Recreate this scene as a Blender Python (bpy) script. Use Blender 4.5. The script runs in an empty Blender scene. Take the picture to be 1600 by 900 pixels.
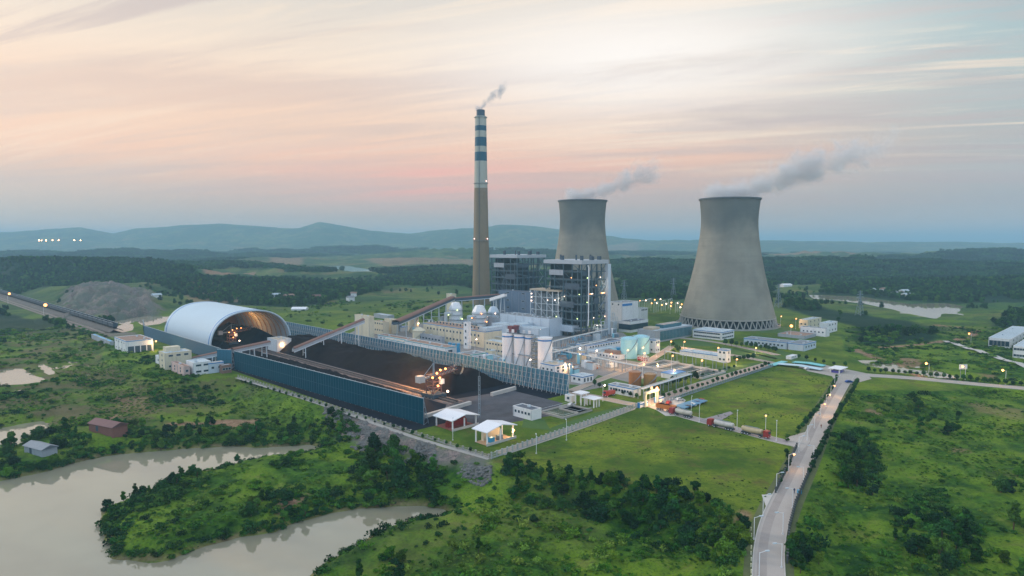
import bpy, math, random
import numpy as np
from mathutils import Vector, Matrix
R = math.radians
random.seed(7); rng = np.random.default_rng(7)
SC = bpy.context.scene
COL = SC.collection

# ------------------------------------------------------------------ camera
FPX, HCAM = 1030.0, 76.0
PITCH = math.atan(71 / FPX)
cam = bpy.data.objects.new('camera', bpy.data.cameras.new('camera')); COL.objects.link(cam)
cam.data.lens = 36 * FPX / 1600; cam.data.sensor_width = 36
cam.data.clip_start = 1; cam.data.clip_end = 90000
cam.location = (0, 0, HCAM); cam.rotation_euler = (math.pi / 2 - PITCH, 0, 0)
SC.camera = cam

# ------------------------------------------------------------------ view, cycles
SC.view_settings.view_transform = 'Standard'; SC.view_settings.look = 'None'
SC.view_settings.exposure = 0.42; SC.view_settings.gamma = 1.0
SC.cycles.volume_bounces = 1; SC.cycles.max_bounces = 6; SC.cycles.diffuse_bounces = 2
SC.cycles.glossy_bounces = 3; SC.cycles.transmission_bounces = 3; SC.cycles.transparent_max_bounces = 8
SC.cycles.sample_clamp_indirect = 3.0; SC.cycles.use_denoising = True; SC.cycles.use_adaptive_sampling = False
SC.cycles.volume_step_rate = 1.0

# ------------------------------------------------------------------ node helper
class N:
    def __init__(s, tree): s.t = tree
    def n(s, typ, **kw):
        nd = s.t.nodes.new(typ)
        for k, v in kw.items():
            if k.startswith('i_'):
                key = k[2:]; key = int(key) if key.isdigit() else key.replace('_', ' ')
                s.set(nd, key, v)
            else: setattr(nd, k, v)
        return nd
    def set(s, nd, key, v):
        if hasattr(v, 'is_output'): s.t.links.new(v, nd.inputs[key])
        else: nd.inputs[key].default_value = v
    def math(s, op, a, b=0.0, c=None, clamp=False):
        nd = s.t.nodes.new('ShaderNodeMath'); nd.operation = op; nd.use_clamp = clamp
        s.set(nd, 0, a); s.set(nd, 1, b)
        if c is not None: s.set(nd, 2, c)
        return nd.outputs[0]
    def mix(s, f, a, b, blend='MIX'):
        nd = s.t.nodes.new('ShaderNodeMix'); nd.data_type = 'RGBA'; nd.blend_type = blend
        s.set(nd, 0, f); s.set(nd, 6, a if hasattr(a, 'is_output') else tuple(a)[:3] + (1,)); s.set(nd, 7, b if hasattr(b, 'is_output') else tuple(b)[:3] + (1,))
        return nd.outputs[2]
    def noise(s, vec, scale, detail=4, rough=.55, dist=0.0):
        nd = s.n('ShaderNodeTexNoise'); s.set(nd, 'Vector', vec); s.set(nd, 'Scale', scale); s.set(nd, 'Detail', detail); s.set(nd, 'Roughness', rough); s.set(nd, 'Distortion', dist)
        return nd.outputs[0]
    def ss(s, v, lo, hi, a=0.0, b=1.0):
        nd = s.n('ShaderNodeMapRange', interpolation_type='SMOOTHSTEP'); s.set(nd, 0, v)
        for i, q in enumerate((lo, hi, a, b)): nd.inputs[i + 1].default_value = q
        return nd.outputs[0]
    def ramp(s, f, stops):
        nd = s.n('ShaderNodeValToRGB'); s.set(nd, 0, f); e = nd.color_ramp.elements
        while len(e) < len(stops): e.new(.5)
        for k, (p, c) in enumerate(stops): e[k].position = p; e[k].color = tuple(c) + (1,)
        return nd.outputs[0]
    def mapping(s, vec, scale=(1, 1, 1), rot=(0, 0, 0), loc=(0, 0, 0)):
        nd = s.n('ShaderNodeMapping'); s.set(nd, 'Vector', vec)
        nd.inputs['Scale'].default_value = scale; nd.inputs['Rotation'].default_value = rot; nd.inputs['Location'].default_value = loc
        return nd.outputs[0]

def lin(r, g, b): return tuple(((c / 255) / 12.92 if c / 255 <= .04045 else ((c / 255 + .055) / 1.055) ** 2.4) for c in (r, g, b))

# ------------------------------------------------------------------ world (dusk sky with thin stretched cloud)
SUN_AZ, SUN_EL = R(-62), R(17)       # azimuth from +Y towards +X
W = bpy.data.worlds.new('World'); SC.world = W; W.use_nodes = True
nt = W.node_tree; nt.nodes.clear(); n = N(nt)
gen = n.n('ShaderNodeTexCoord').outputs['Generated']
sep = n.n('ShaderNodeSeparateXYZ', i_0=gen); dx, dy, dz = sep.outputs
el = n.math('MULTIPLY', n.math('ARCSINE', dz), 57.2958)
az = n.math('MULTIPLY', n.math('ARCTAN2', dx, dy), 57.2958)
def gaus(v, c, w):
    q = n.math('DIVIDE', n.math('SUBTRACT', v, c), w); return n.math('EXPONENT', n.math('MULTIPLY', n.math('MULTIPLY', q, q), -1))
elr = n.math('MULTIPLY', n.math('MAXIMUM', el, 0), 1 / 60.0)
warm = n.ramp(elr, [(0, lin(212, 184, 160)), (.035, lin(184, 168, 158)), (.070, lin(200, 172, 160)), (.12, lin(244, 190, 158)), (.16, lin(246, 206, 174)), (.24, lin(246, 222, 196)), (.34, lin(216, 208, 196)), (.42, lin(205, 208, 206)), (.6, lin(205, 228, 250)), (1, lin(210, 234, 255))])
cool = n.ramp(elr, [(0, lin(196, 182, 170)), (.05, lin(168, 166, 166)), (.10, lin(178, 176, 172)), (.2, lin(172, 188, 186)), (.34, lin(130, 174, 184)), (.42, lin(175, 198, 206)), (.6, lin(225, 238, 248)), (1, lin(235, 246, 255))])
cx = n.math('DIVIDE', dx, n.math('ADD', n.math('MAXIMUM', dz, 0), .07)); cy = n.math('DIVIDE', dy, n.math('ADD', n.math('MAXIMUM', dz, 0), .07))
cv = n.n('ShaderNodeCombineXYZ', i_0=cx, i_1=cy).outputs[0]
m1 = n.mapping(n.mapping(cv, rot=(0, 0, R(-62))), (1.15, .26, 1), loc=(3.1, .4, 0))
wn = n.n('ShaderNodeTexNoise', i_Vector=m1, i_Scale=.55, i_Detail=3.0)
m1w = n.n('ShaderNodeVectorMath', operation='ADD', i_0=m1, i_1=n.n('ShaderNodeVectorMath', operation='SCALE', i_0=wn.outputs['Color'], i_Scale=1.1).outputs[0]).outputs[0]
c1 = n.noise(m1w, .8, 7, .58, .4)
m2 = n.mapping(n.mapping(cv, rot=(0, 0, R(-80))), (1.5, .30, 1), loc=(1.7, 5.2, 0))
c2 = n.noise(m2, .9, 6, .6, .3)
side = n.ss(n.math('ADD', n.math('ADD', az, n.math('MULTIPLY', el, .55)), n.math('MULTIPLY', n.math('SUBTRACT', c1, .5), 30)), 14, 44)
base = n.mix(side, warm, cool)
cl = n.ss(c1, .44, .62)
m3 = n.mapping(n.mapping(cv, rot=(0, 0, R(-70))), (2.6, .30, 1), loc=(6.1, 2.4, 0)); m3w = n.n('ShaderNodeVectorMath', operation='ADD', i_0=m3, i_1=n.n('ShaderNodeVectorMath', operation='SCALE', i_0=wn.outputs['Color'], i_Scale=1.6).outputs[0]).outputs[0]
c3 = n.noise(m3w, 1.1, 8, .66, .5)
base = n.mix(n.math('MULTIPLY', n.ss(c3, .50, .66), n.ss(el, 3, 9, 0, .7)), base, lin(255, 230, 200))
base = n.mix(n.math('MULTIPLY', n.ss(c3, .36, .50, 1, 0), n.ss(el, 2, 8, 0, .6)), base, lin(196, 176, 170))
base = n.mix(n.math('MULTIPLY', cl, n.ss(el, 3, 10, .1, .6)), base, lin(204, 188, 180))
wisp = n.ss(c2, .47, .62)
base = n.mix(n.math('MULTIPLY', wisp, n.ss(el, 1.5, 5, 0, .5)), base, lin(186, 166, 164))
pink = n.math('MULTIPLY', n.math('MULTIPLY', gaus(el, 5.6, 2.0), gaus(az, -7, 13)), n.ss(c2, .35, .6, 1, .35))
base = n.mix(n.math('MULTIPLY', pink, .85), base, lin(255, 160, 146))
pk2 = n.math('MULTIPLY', gaus(el, 9.5, 4.0), gaus(az, -22, 26))
base = n.mix(n.math('MULTIPLY', pk2, .6), base, lin(250, 206, 172))
br = n.math('MULTIPLY', n.math('MULTIPLY', gaus(el, 15.0, 4.8), gaus(az, 11, 17)), n.ss(c1, .46, .66, 1, .3))
base = n.mix(n.math('MULTIPLY', br, .95), base, (1.05, .97, .89))
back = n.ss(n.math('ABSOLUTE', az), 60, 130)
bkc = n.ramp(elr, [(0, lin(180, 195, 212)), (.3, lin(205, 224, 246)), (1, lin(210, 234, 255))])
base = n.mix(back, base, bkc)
lp = n.n('ShaderNodeBackground', i_Color=base, i_Strength=n.math('ADD', .77, n.math('MULTIPLY', n.math('MAXIMUM', n.ss(el, 24, 45), back), .26)))  # extra strength overhead and behind the camera, added to light the ground
sky = n.n('ShaderNodeTexSky'); sky.sky_type = 'NISHITA'; sky.sun_disc = False; sky.sun_elevation = SUN_EL; sky.sun_rotation = SUN_AZ
nb = n.n('ShaderNodeBackground', i_Color=sky.outputs[0], i_Strength=0.012)
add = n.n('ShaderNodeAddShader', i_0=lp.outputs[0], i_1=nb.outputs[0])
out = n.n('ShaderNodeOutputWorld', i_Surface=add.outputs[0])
W.cycles.sampling_method = 'MANUAL'; W.cycles.sample_map_resolution = 512

sl = bpy.data.lights.new('sun', 'SUN'); sl.energy = 1.3; sl.angle = R(12); sl.color = (1, .86, .72)
so = bpy.data.objects.new('sun', sl); COL.objects.link(so)
sd = Vector((math.sin(SUN_AZ) * math.cos(SUN_EL), math.cos(SUN_AZ) * math.cos(SUN_EL), math.sin(SUN_EL)))
so.rotation_euler = sd.to_track_quat('Z', 'Y').to_euler(); so.location = (0, 0, 300)

# ------------------------------------------------------------------ photo measurements to ground points
cp, sp = math.cos(PITCH), math.sin(PITCH)
def ray(px, py):
    u, v = (px - 800) / FPX, (450 - py) / FPX
    return np.array([u, cp + v * sp, -sp + v * cp])
def G(px, py, z=0.0):
    d = ray(px, py); t = (z - HCAM) / d[2]
    return np.array([d[0] * t, d[1] * t, z])
def G2(px, py, z=0.0): return tuple(G(px, py, z)[:2])
def PJ(x, y, z):
    zz = z - HCAM; f = y * cp - zz * sp; w = y * sp + zz * cp
    return 800 + FPX * x / f, 450 - FPX * w / f
AX = np.array([-.70, .714]); BX = np.array([.714, .70])
ANG = math.atan2(.70, .714)
def AB(a, b, z=0.0): return (a * AX[0] + b * BX[0], a * AX[1] + b * BX[1], z)
def poly(pts, z=0.0): return np.array([G2(x, y, z) for x, y in pts])

# ------------------------------------------------------------------ numpy noise / polygons
def _h(ix, iy, s):
    q = (ix.astype(np.int64) * 374761393 + iy.astype(np.int64) * 668265263 + s * 974711) & 0xffffffff
    q = ((q ^ (q >> 13)) * 1274126177) & 0xffffffff
    return ((q ^ (q >> 16)) & 0xffff) / 65535.0
def vn(x, y, s=0):
    ix, iy = np.floor(x), np.floor(y); fx, fy = x - ix, y - iy
    fx = fx * fx * (3 - 2 * fx); fy = fy * fy * (3 - 2 * fy)
    a, b, c, d = _h(ix, iy, s), _h(ix + 1, iy, s), _h(ix, iy + 1, s), _h(ix + 1, iy + 1, s)
    return (a + (b - a) * fx) * (1 - fy) + (c + (d - c) * fx) * fy
def fbm(x, y, sc, o=4, s=0):
    v = 0; a = .5; t = 0
    for k in range(o):
        v = v + a * vn(x / sc + 17.3 * k, y / sc - 9.1 * k, s + k); t += a; a *= .5; sc = sc / 2.03
    return v / t
def inside(P, x, y):
    c = np.zeros(x.shape, bool)
    for i in range(len(P)):
        x1, y1 = P[i]; x2, y2 = P[i - 1]
        m = (y1 > y) != (y2 > y)
        c ^= m & (x < (x2 - x1) * (y - y1) / ((y2 - y1) if abs(y2 - y1) > 1e-9 else 1e-9) + x1)
    return c
def dseg(x, y, a, b):
    vx, vy = b[0] - a[0], b[1] - a[1]; L = vx * vx + vy * vy + 1e-9
    t = np.clip(((x - a[0]) * vx + (y - a[1]) * vy) / L, 0, 1)
    return np.hypot(x - a[0] - t * vx, y - a[1] - t * vy)
def dpoly(P, x, y):
    """signed distance, negative inside"""
    d = np.full(x.shape, 1e9)
    for i in range(len(P)): d = np.minimum(d, dseg(x, y, P[i - 1], P[i]))
    return np.where(inside(P, x, y), -d, d)
def dline(P, x, y):
    d = np.full(x.shape, 1e9)
    for i in range(len(P) - 1): d = np.minimum(d, dseg(x, y, P[i], P[i + 1]))
    return d
def sst(x, a, b):
    t = np.clip((x - a) / (b - a), 0, 1); return t * t * (3 - 2 * t)

# ------------------------------------------------------------------ layout in plan
LAKE_Z = -10.0
LAKE = poly([(-220, 800), (-60, 762), (0, 752), (40, 744), (80, 737), (115, 724), (160, 714), (230, 706), (300, 701), (360, 698), (410, 700), (450, 698), (480, 695), (499, 699), (499, 706), (480, 711), (440, 717), (400, 723), (370, 729), (330, 740), (300, 747), (270, 754), (240, 765), (210, 778), (180, 792), (158, 797), (152, 806), (158, 828), (166, 850), (168, 872), (185, 878), (265, 878), (300, 863), (340, 851), (380, 839), (430, 831), (470, 816), (520, 802), (570, 796), (620, 791), (660, 791), (690, 797), (700, 804), (680, 812), (640, 816), (600, 827), (570, 844), (545, 859), (500, 886), (475, 910), (440, 960), (380, 1040), (200, 1150), (-300, 1150), (-500, 900)], LAKE_Z)
PONDS = [  # outline, level
    (poly([(-40, 672), (0, 670), (35, 662), (60, 659), (80, 664), (72, 676), (50, 682), (30, 694), (0, 700), (-40, 704)], -7), -7.0),
    (poly([(-30, 582), (12, 576), (35, 575), (52, 586), (70, 592), (72, 597), (30, 600), (0, 602), (-30, 603)], -3), -3.0),
    (poly([(57, 570), (68, 567), (88, 584), (76, 586)], -3), -3.0),
    (poly([(183, 512), (200, 507), (202, 516), (190, 519), (180, 517)], -1), -1.0),
    (poly([(216, 500), (235, 495), (256, 492), (262, 500), (246, 506), (230, 508)], -1), -1.0),
    (poly([(1376, 569), (1398, 568), (1418, 577), (1414, 584), (1390, 581)], -1), -1.0),
    (poly([(1268, 461), (1300, 462), (1342, 464), (1380, 469), (1420, 475), (1455, 474), (1480, 474), (1498, 478), (1492, 486), (1466, 490), (1460, 497), (1440, 493), (1400, 484), (1350, 474), (1310, 469), (1272, 467)], -2), -2.0),
    (poly([(510, 414), (530, 413), (556, 418), (585, 423), (578, 427), (550, 424), (520, 419)], 2), 2.0),
    (poly([(170, 416), (215, 411), (250, 411), (235, 420), (190, 421)], 2), 2.0),
    (poly([(1395, 401), (1470, 399.5), (1600, 400), (1720, 401), (1700, 404), (1560, 404), (1440, 404.5), (1410, 403)], 0), 0.0),
]
PLAT = poly([(176, 516), (160, 560), (235, 596), (330, 592), (370, 586), (520, 641), (640, 686), (766, 722), (860, 748), (1010, 770), (1140, 798), (1166, 815), (1180, 840), (1235, 700), (1330, 610), (1500, 612), (1500, 596), (1350, 570), (1322, 552), (1315, 505), (1215, 482), (1000, 472), (800, 462), (620, 468), (455, 480), (330, 475), (240, 490)])
ROAD = [G2(*p) for p in ((1202, 990), (1201, 900), (1201, 860), (1208, 820), (1222, 785), (1240, 750), (1258, 712), (1277, 670), (1297, 630), (1318, 596), (1326, 584))]
ROAD_E = [G2(*p) for p in ((1250, 573), (1300, 578), (1345, 586), (1400, 589), (1450, 593), (1520, 600), (1600, 607), (1700, 615))]
ROAD_T = [G2(*p) for p in ((1254, 697), (1225, 691), (1190, 682), (1150, 671), (1110, 661), (1075, 652), (1045, 643), (1018, 634))]
RAILC = [G2(*p) for p in ((-200, 398), (-60, 441), (0, 462), (90, 491), (177, 519), (215, 531))]
FIELD1 = poly([(768, 722), (860, 680), (985, 643), (1010, 640), (1060, 656), (1150, 678), (1215, 692), (1238, 698), (1235, 720), (1205, 770), (1180, 812), (1160, 808), (1060, 780), (960, 765), (860, 742)])
FIELD2 = poly([(1040, 636), (1085, 612), (1210, 572), (1260, 580), (1305, 588), (1292, 625), (1262, 672), (1240, 690), (1190, 676), (1120, 660), (1060, 646)])
YARD = np.array([AB(a, b)[:2] for a, b in ((215, 154), (214, 250), (410, 250), (575, 236), (575, 165), (475, 158), (400, 153))])
HILLS = [(30, 440, 1250, 44, 190, 140), (-40, 470, 900, 22, 120, 90), (130, 430, 1400, 40, 130, 160), (260, 440, 1250, 20, 130, 110), (170, 480, 740, 10, 75, 45), (400, 420, 1700, 26, 260, 160), (480, 405, 2300, 30, 400, 200), (330, 455, 1050, 14, 130, 80),
         (620, 430, 1500, 14, 200, 120), (1170, 470, 950, 10, 90, 90), (1560, 440, 1100, 20, 220, 120), (1330, 420, 1700, 22, 350, 160), (1600, 410, 2400, 40, 420, 260), (1000, 420, 1800, 15, 350, 160), (1250, 400, 2900, 26, 600, 260), (760, 400, 3000, 30, 700, 260), (100, 402, 3000, 34, 700, 300), (560, 395, 3800, 40, 900, 260), (165, 470, 820, 15, 70, 60), (120, 470, 790, 8, 30, 40), ]
RIDGE = np.array([(-400, 372), (0, 363), (60, 360), (130, 356), (180, 366), (215, 358), (280, 353), (350, 350), (400, 354), (440, 356), (470, 354), (500, 347), (540, 354), (580, 361), (640, 366), (700, 357), (750, 356), (800, 349.5), (850, 356), (920, 366), (1000, 373), (1200, 377), (1500, 379), (2200, 379)], float)
def y_mean(P): return P[:, 1].mean()
def height(x, y):
    x = np.asarray(x, float); y = np.asarray(y, float)
    r = np.hypot(x, y)
    n1 = fbm(x, y, 46, 4, 1) - .5; n2 = fbm(x, y, 420, 4, 9) - .5; n3 = fbm(x, y, 7.5, 3, 21) - .5
    far = sst(y, 560, 1400)
    T = -6.2 + 3.4 * sst(-x, 110, 240) * sst(y, 240, 330) + 4.8 * sst(x, 60, 110)
    T = T * (1 - far) + 6 * n1 * (1 + far) + n3 * 1.5 * (1 - far)
    T = T + far * (n2 * 40 + 2) + sst(y, 1600, 4000) * n2 * 34
    for (px, py, d, h, wx, wy) in HILLS:
        cxx = (px - 800) / FPX * d
        T = T + .95 * h * np.exp(-((x - cxx) / wx) ** 2 - ((y - d) / wy) ** 2) * (1 + .9 * n1)
    T = T - sst(y, 4000, 5200) * np.maximum(T - 2, 0) * .7
    px = 800 + FPX * x / np.maximum(y, 1)
    rp = np.interp(px, RIDGE[:, 0], RIDGE[:, 1]); peak = HCAM + (379 - rp) / FPX * 6400
    rid = (peak + 14 * (fbm(x, y, 300, 3, 5) - .5)) * np.exp(-((y - 6400) / 760) ** 2)
    T = T + np.maximum(rid, 0) * (y > 3500)
    T = T * (1 - sst(y, 8500, 10500)) - 6 * sst(y, 8500, 10500) * 0
    dp = dpoly(PLAT, x, y)
    dp = np.minimum(dp, dline(ROAD, x, y) - 8); dp = np.minimum(dp, dline(ROAD_E, x, y) - 7); dp = np.minimum(dp, dline(RAILC, x, y) - 22)
    w = sst(dp, 0, 45); emb = -np.maximum(dp, 0) * .48
    H = np.where(T < 0, np.maximum(T, emb), T * w)
    H = np.where(dp <= 0, 0.0, H)
    dl = dpoly(LAKE, x, y) + n3 * 3.5 * .8
    H = np.minimum(H, LAKE_Z - .25 + np.clip(dl, -3, 30) * .55 + np.maximum(dl - 30, 0) * 2)
    for P, z in PONDS:
        s = max(1.0, abs(P[:, 1].mean()) / 500)
        d2 = dpoly(P, x, y) + n1 * 5 * s
        H = np.minimum(H, z - .3 + np.where(d2 < 0, np.maximum(d2, -4) * .4, d2 * (.5 if y_mean(P) < 500 else .07)))
    return H
def GT(px, py):
    z = 0.0
    for _ in range(6):
        p = G(px, py, z); z = .5 * z + .5 * float(height(p[0:1], p[1:2])[0])
    return np.array([p[0], p[1], float(height(p[0:1], p[1:2])[0])])
def HZ(x, y): return float(height(np.array([x]), np.array([y]))[0])

# ------------------------------------------------------------------ materials
MATS = {}
def M(name, col, rough=.75, var=.18, scale=.35, metal=0.0, bump=0.0, stain=0.0, spec=.3, emit=None, es=0):
    if name in MATS: return MATS[name]
    m = bpy.data.materials.new(name); m.use_nodes = True; t = m.node_tree; t.nodes.clear(); q = N(t)
    pos = q.n('ShaderNodeNewGeometry').outputs['Position']
    nz = q.noise(pos, scale, 5, .6)
    nz2 = q.noise(pos, scale * .13, 3, .5)
    f = q.math('ADD', q.math('MULTIPLY', q.math('SUBTRACT', nz, .5), var * 2.4), q.math('MULTIPLY', q.math('SUBTRACT', nz2, .5), var * 1.6))
    dark = tuple(c * .45 for c in col); light = tuple(min(1, c * 1.45) for c in col)
    c = q.mix(q.math('MULTIPLY', q.math('MAXIMUM', q.math('MULTIPLY', f, -1), 0), 1.6, clamp=True), col, dark)
    c = q.mix(q.math('MULTIPLY', q.math('MAXIMUM', f, 0), 1.6, clamp=True), c, light)
    if stain:
        sv = q.noise(q.mapping(pos, (.7, .7, .06)), 1.0, 5, .65)
        c = q.mix(q.ss(sv, .5, .75, 0, stain), c, tuple(v * .35 for v in col))
    b = q.n('ShaderNodeBsdfPrincipled', i_Base_Color=c, i_Roughness=rough, i_Metallic=metal)
    b.inputs['Specular IOR Level'].default_value = spec
    if bump:
        bn = q.n('ShaderNodeBump', i_Strength=bump, i_Height=q.noise(pos, scale * 3, 4, .6)); bn.inputs['Distance'].default_value = .3
        q.set(b, 'Normal', bn.outputs[0])
    if emit: b.inputs['Emission Color'].default_value = tuple(emit) + (1,); b.inputs['Emission Strength'].default_value = es
    q.n('ShaderNodeOutputMaterial', i_Surface=b.outputs[0]); MATS[name] = m
    return m
white = M('white_render', (.70, .71, .72), .7, .08, .4, stain=.35)
cream = M('cream_render', (.62, .56, .42), .75, .1, .4, stain=.4)
pale = M('pale_blue_cladding', (.50, .58, .66), .5, .08, .3, stain=.25)
grey = M('grey_cladding', (.33, .36, .40), .6, .12, .3, stain=.3)
slate = M('slate_blue_cladding', (.10, .16, .24), .6, .12, .3, stain=.2)
bluetrim = M('blue_trim', (.04, .20, .48), .5, .08, .5)
tealtrim = M('teal_trim', (.05, .30, .38), .5, .08, .5)
roofgrey = M('roof_grey', (.22, .24, .26), .85, .25, .3)
roofdark = M('roof_dark', (.10, .12, .15), .85, .25, .3)
roofbrown = M('roof_brown', (.27, .18, .14), .85, .25, .3)
rooftan = M('roof_tan', (.45, .38, .29), .85, .2, .3)
roofpale = M('roof_pale', (.42, .50, .55), .6, .15, .3)
glassd = M('dark_glass', (.02, .05, .08), .12, .2, .8, spec=.8)
glassteal = M('teal_glass', (.03, .13, .17), .15, .3, .5, spec=.7)
framew = M('window_frame', (.45, .48, .50), .6, .05)
steel = M('grey_steel', (.20, .26, .31), .55, .2, .5)
steeld = M('dark_steel', (.05, .08, .11), .6, .3, .4)
steell = M('light_steel', (.48, .55, .60), .5, .12, .5)
conc = M('concrete', (.34, .33, .31), .9, .2, .5, stain=.2)
concl = M('pale_concrete', (.48, .46, .43), .9, .2, .3)
coal = M('coal', (.007, .009, .014), .95, .4, .5, bump=.7, spec=.04)
asph = M('asphalt', (.075, .08, .09), .9, .3, .2)
rust = M('rusty_tank', (.36, .15, .06), .8, .25, .5, stain=.35)
tankb = M('light_blue_paint', (.28, .58, .68), .45, .1, .3, stain=.25)
vesb = M('bright_blue_paint', (.03, .28, .50), .4, .1, .5)
redp = M('red_paint', (.28, .03, .03), .5, .15, .5)
orangep = M('orange_paint', (.60, .20, .05), .5, .15, .5)
browng = M('gallery_roof', (.19, .105, .085), .8, .25, .3)
black = M('black_rubber', (.015, .015, .017), .8, .1)
whitep = M('white_paint', (.75, .76, .78), .4, .06, .5)
roofw = M('white_sheet_roof', (.74, .76, .80), .45, .05, .4)
bluefab = M('blue_windscreen_panel', (.001, .055, .088), .8, .10, .06, spec=.05, stain=.25)
domew = M('vault_sheeting', (.50, .60, .67), .75, .07, .05, stain=.15, spec=.15)
barkm = M('bark', (.10, .07, .045), .9, .2, 2)
def EM(name, col, s): return M(name, tuple(c * .5 for c in col), .5, 0, 1, emit=col, es=s)
warmlamp = EM('warm_lamp', (1.0, .36, .10), 5)
whitelamp = EM('white_lamp', (1.0, .70, .52), 5)
greenlamp = EM('green_lamp', (.75, 1.0, .35), 4)

# leaf material factory
def leafmat(name, c1, c2, c3):
    m = bpy.data.materials.new(name); m.use_nodes = True; t = m.node_tree; t.nodes.clear(); q = N(t)
    pos = q.n('ShaderNodeNewGeometry').outputs['Position']; oi = q.n('ShaderNodeObjectInfo').outputs['Random']
    a = q.noise(pos, .9, 3, .6); b = q.noise(pos, .04, 3, .6)
    c = q.mix(q.ss(a, .3, .7), c1, c2)
    c = q.mix(q.math('MULTIPLY', q.ss(q.math('ADD', b, q.math('MULTIPLY', q.math('SUBTRACT', oi, .5), .35)), .42, .68), .6), c, c3)
    hs = q.n('ShaderNodeHueSaturation', i_Color=c, i_Value=q.math('ADD', .55, q.math('MULTIPLY', oi, 1.0)), i_Hue=q.math('ADD', .485, q.math('MULTIPLY', q.math('FRACT', q.math('MULTIPLY', oi, 7.3)), .035)), i_Saturation=1.12)
    bs = q.n('ShaderNodeBsdfPrincipled', i_Base_Color=hs.outputs[0], i_Roughness=.8); bs.inputs['Specular IOR Level'].default_value = .15
    q.n('ShaderNodeOutputMaterial', i_Surface=bs.outputs[0]); return m
leafd = leafmat('dark_leaves', (.008, .034, .016), (.018, .066, .020), (.040, .092, .022))
leafm = leafmat('mid_leaves', (.016, .060, .016), (.040, .112, .022), (.070, .140, .030))
leafl = leafmat('light_scrub', (.050, .135, .022), (.105, .210, .030), (.165, .200, .055))

# ------------------------------------------------------------------ mesh builder
class MB:
    def __init__(s): s.v = []; s.f = []; s.mi = []; s.ms = []
    def _m(s, m):
        if m not in s.ms: s.ms.append(m)
        return s.ms.index(m)
    def add(s, vs, fs, m):
        o = len(s.v); s.v += [tuple(v) for v in vs]; i = s._m(m)
        for f in fs: s.f.append(tuple(o + k for k in f)); s.mi.append(i)
    def box(s, x0, y0, z0, x1, y1, z1, m):
        vs = [(x0, y0, z0), (x1, y0, z0), (x1, y1, z0), (x0, y1, z0), (x0, y0, z1), (x1, y0, z1), (x1, y1, z1), (x0, y1, z1)]
        s.add(vs, [(0, 3, 2, 1), (4, 5, 6, 7), (0, 1, 5, 4), (1, 2, 6, 5), (2, 3, 7, 6), (3, 0, 4, 7)], m)
    def bar(s, p, q, w, m, h=None):
        p = Vector(p); q = Vector(q); d = (q - p).normalized(); h = h or w
        u = d.cross(Vector((0, 0, 1)))
        if u.length < .02: u = Vector((1, 0, 0))
        u.normalize(); v = d.cross(u).normalized()
        vs = []
        for c in (p, q):
            for a, b in ((-1, -1), (1, -1), (1, 1), (-1, 1)): vs.append(c + u * a * w / 2 + v * b * h / 2)
        s.add(vs, [(0, 1, 2, 3), (7, 6, 5, 4), (0, 4, 5, 1), (1, 5, 6, 2), (2, 6, 7, 3), (3, 7, 4, 0)], m)
    def lathe(s, prof, m, seg=32, cx=0, cy=0, mats=None):
        vs = []; fs = []
        for r, z in prof:
            for k in range(seg):
                a = 2 * math.pi * k / seg; vs.append((cx + r * math.cos(a), cy + r * math.sin(a), z))
        o = len(s.v); s.v += vs
        for j in range(len(prof) - 1):
            mm = s._m(mats[j] if mats else m)
            for k in range(seg):
                k2 = (k + 1) % seg
                s.f.append((o + j * seg + k, o + j * seg + k2, o + (j + 1) * seg + k2, o + (j + 1) * seg + k)); s.mi.append(mm)
    def tube(s, pts, r, m, seg=8):
        for p, q in zip(pts[:-1], pts[1:]):
            p = Vector(p); q = Vector(q); d = (q - p).normalized(); u = d.cross(Vector((0, 0, 1)))
            if u.length < .02: u = Vector((1, 0, 0))
            u.normalize(); v = d.cross(u); vs = []
            for c in (p, q):
                for k in range(seg): a = 2 * math.pi * k / seg; vs.append(c + u * r * math.cos(a) + v * r * math.sin(a))
            s.add(vs, [(k, (k + 1) % seg, seg + (k + 1) % seg, seg + k) for k in range(seg)] + [tuple(range(seg))[::-1], tuple(range(seg, 2 * seg))], m)
    def build(s, name, parent=None, smooth=False, loc=None, rz=0):
        me = bpy.data.meshes.new(name); me.from_pydata(s.v, [], s.f)
        for m in s.ms: me.materials.append(m)
        me.polygons.foreach_set('material_index', s.mi)
        if smooth: me.polygons.foreach_set('use_smooth', [True] * len(s.f))
        me.update(); o = bpy.data.objects.new(name, me); COL.objects.link(o); o.parent = parent
        if loc is not None: o.location = loc
        o.rotation_euler.z = rz
        if smooth: smooth_edges(o)
        return o
def smooth_edges(o):
    try: o.data.set_sharp_from_angle(angle=R(35))
    except Exception: pass
def tag(o, label=None, cat=None, group=None, kind=None):
    if label: o['label'] = label
    if cat: o['category'] = cat
    if group: o['group'] = group
    if kind: o['kind'] = kind
    return o
def empty(name, loc, rz=0):
    o = bpy.data.objects.new(name, None); COL.objects.link(o); o.location = loc; o.rotation_euler.z = rz; o.empty_display_size = .5
    return o
KIDS = {}
def copy_tree(o, parent=None):
    if o.name not in KIDS: KIDS[o.name] = [c.name for c in bpy.data.objects if c.parent == o]
    c = o.copy(); COL.objects.link(c); c.parent = parent
    for k in KIDS[o.name]: copy_tree(bpy.data.objects[k], c)
    return c
def link_mesh(name, me, parent, loc, rz=0, scale=None):
    o = bpy.data.objects.new(name, me); COL.objects.link(o); o.parent = parent; o.location = loc; o.rotation_euler.z = rz
    if scale: o.scale = scale
    return o
def lamp_light(parent, loc, power, col=(1, .55, .22), r=.4):
    l = bpy.data.lights.new('lamp_light', 'POINT'); l.energy = power; l.color = col; l.shadow_soft_size = r
    o = bpy.data.objects.new('lamp_light', l); COL.objects.link(o); o.parent = parent; o.location = loc; return o
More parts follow.
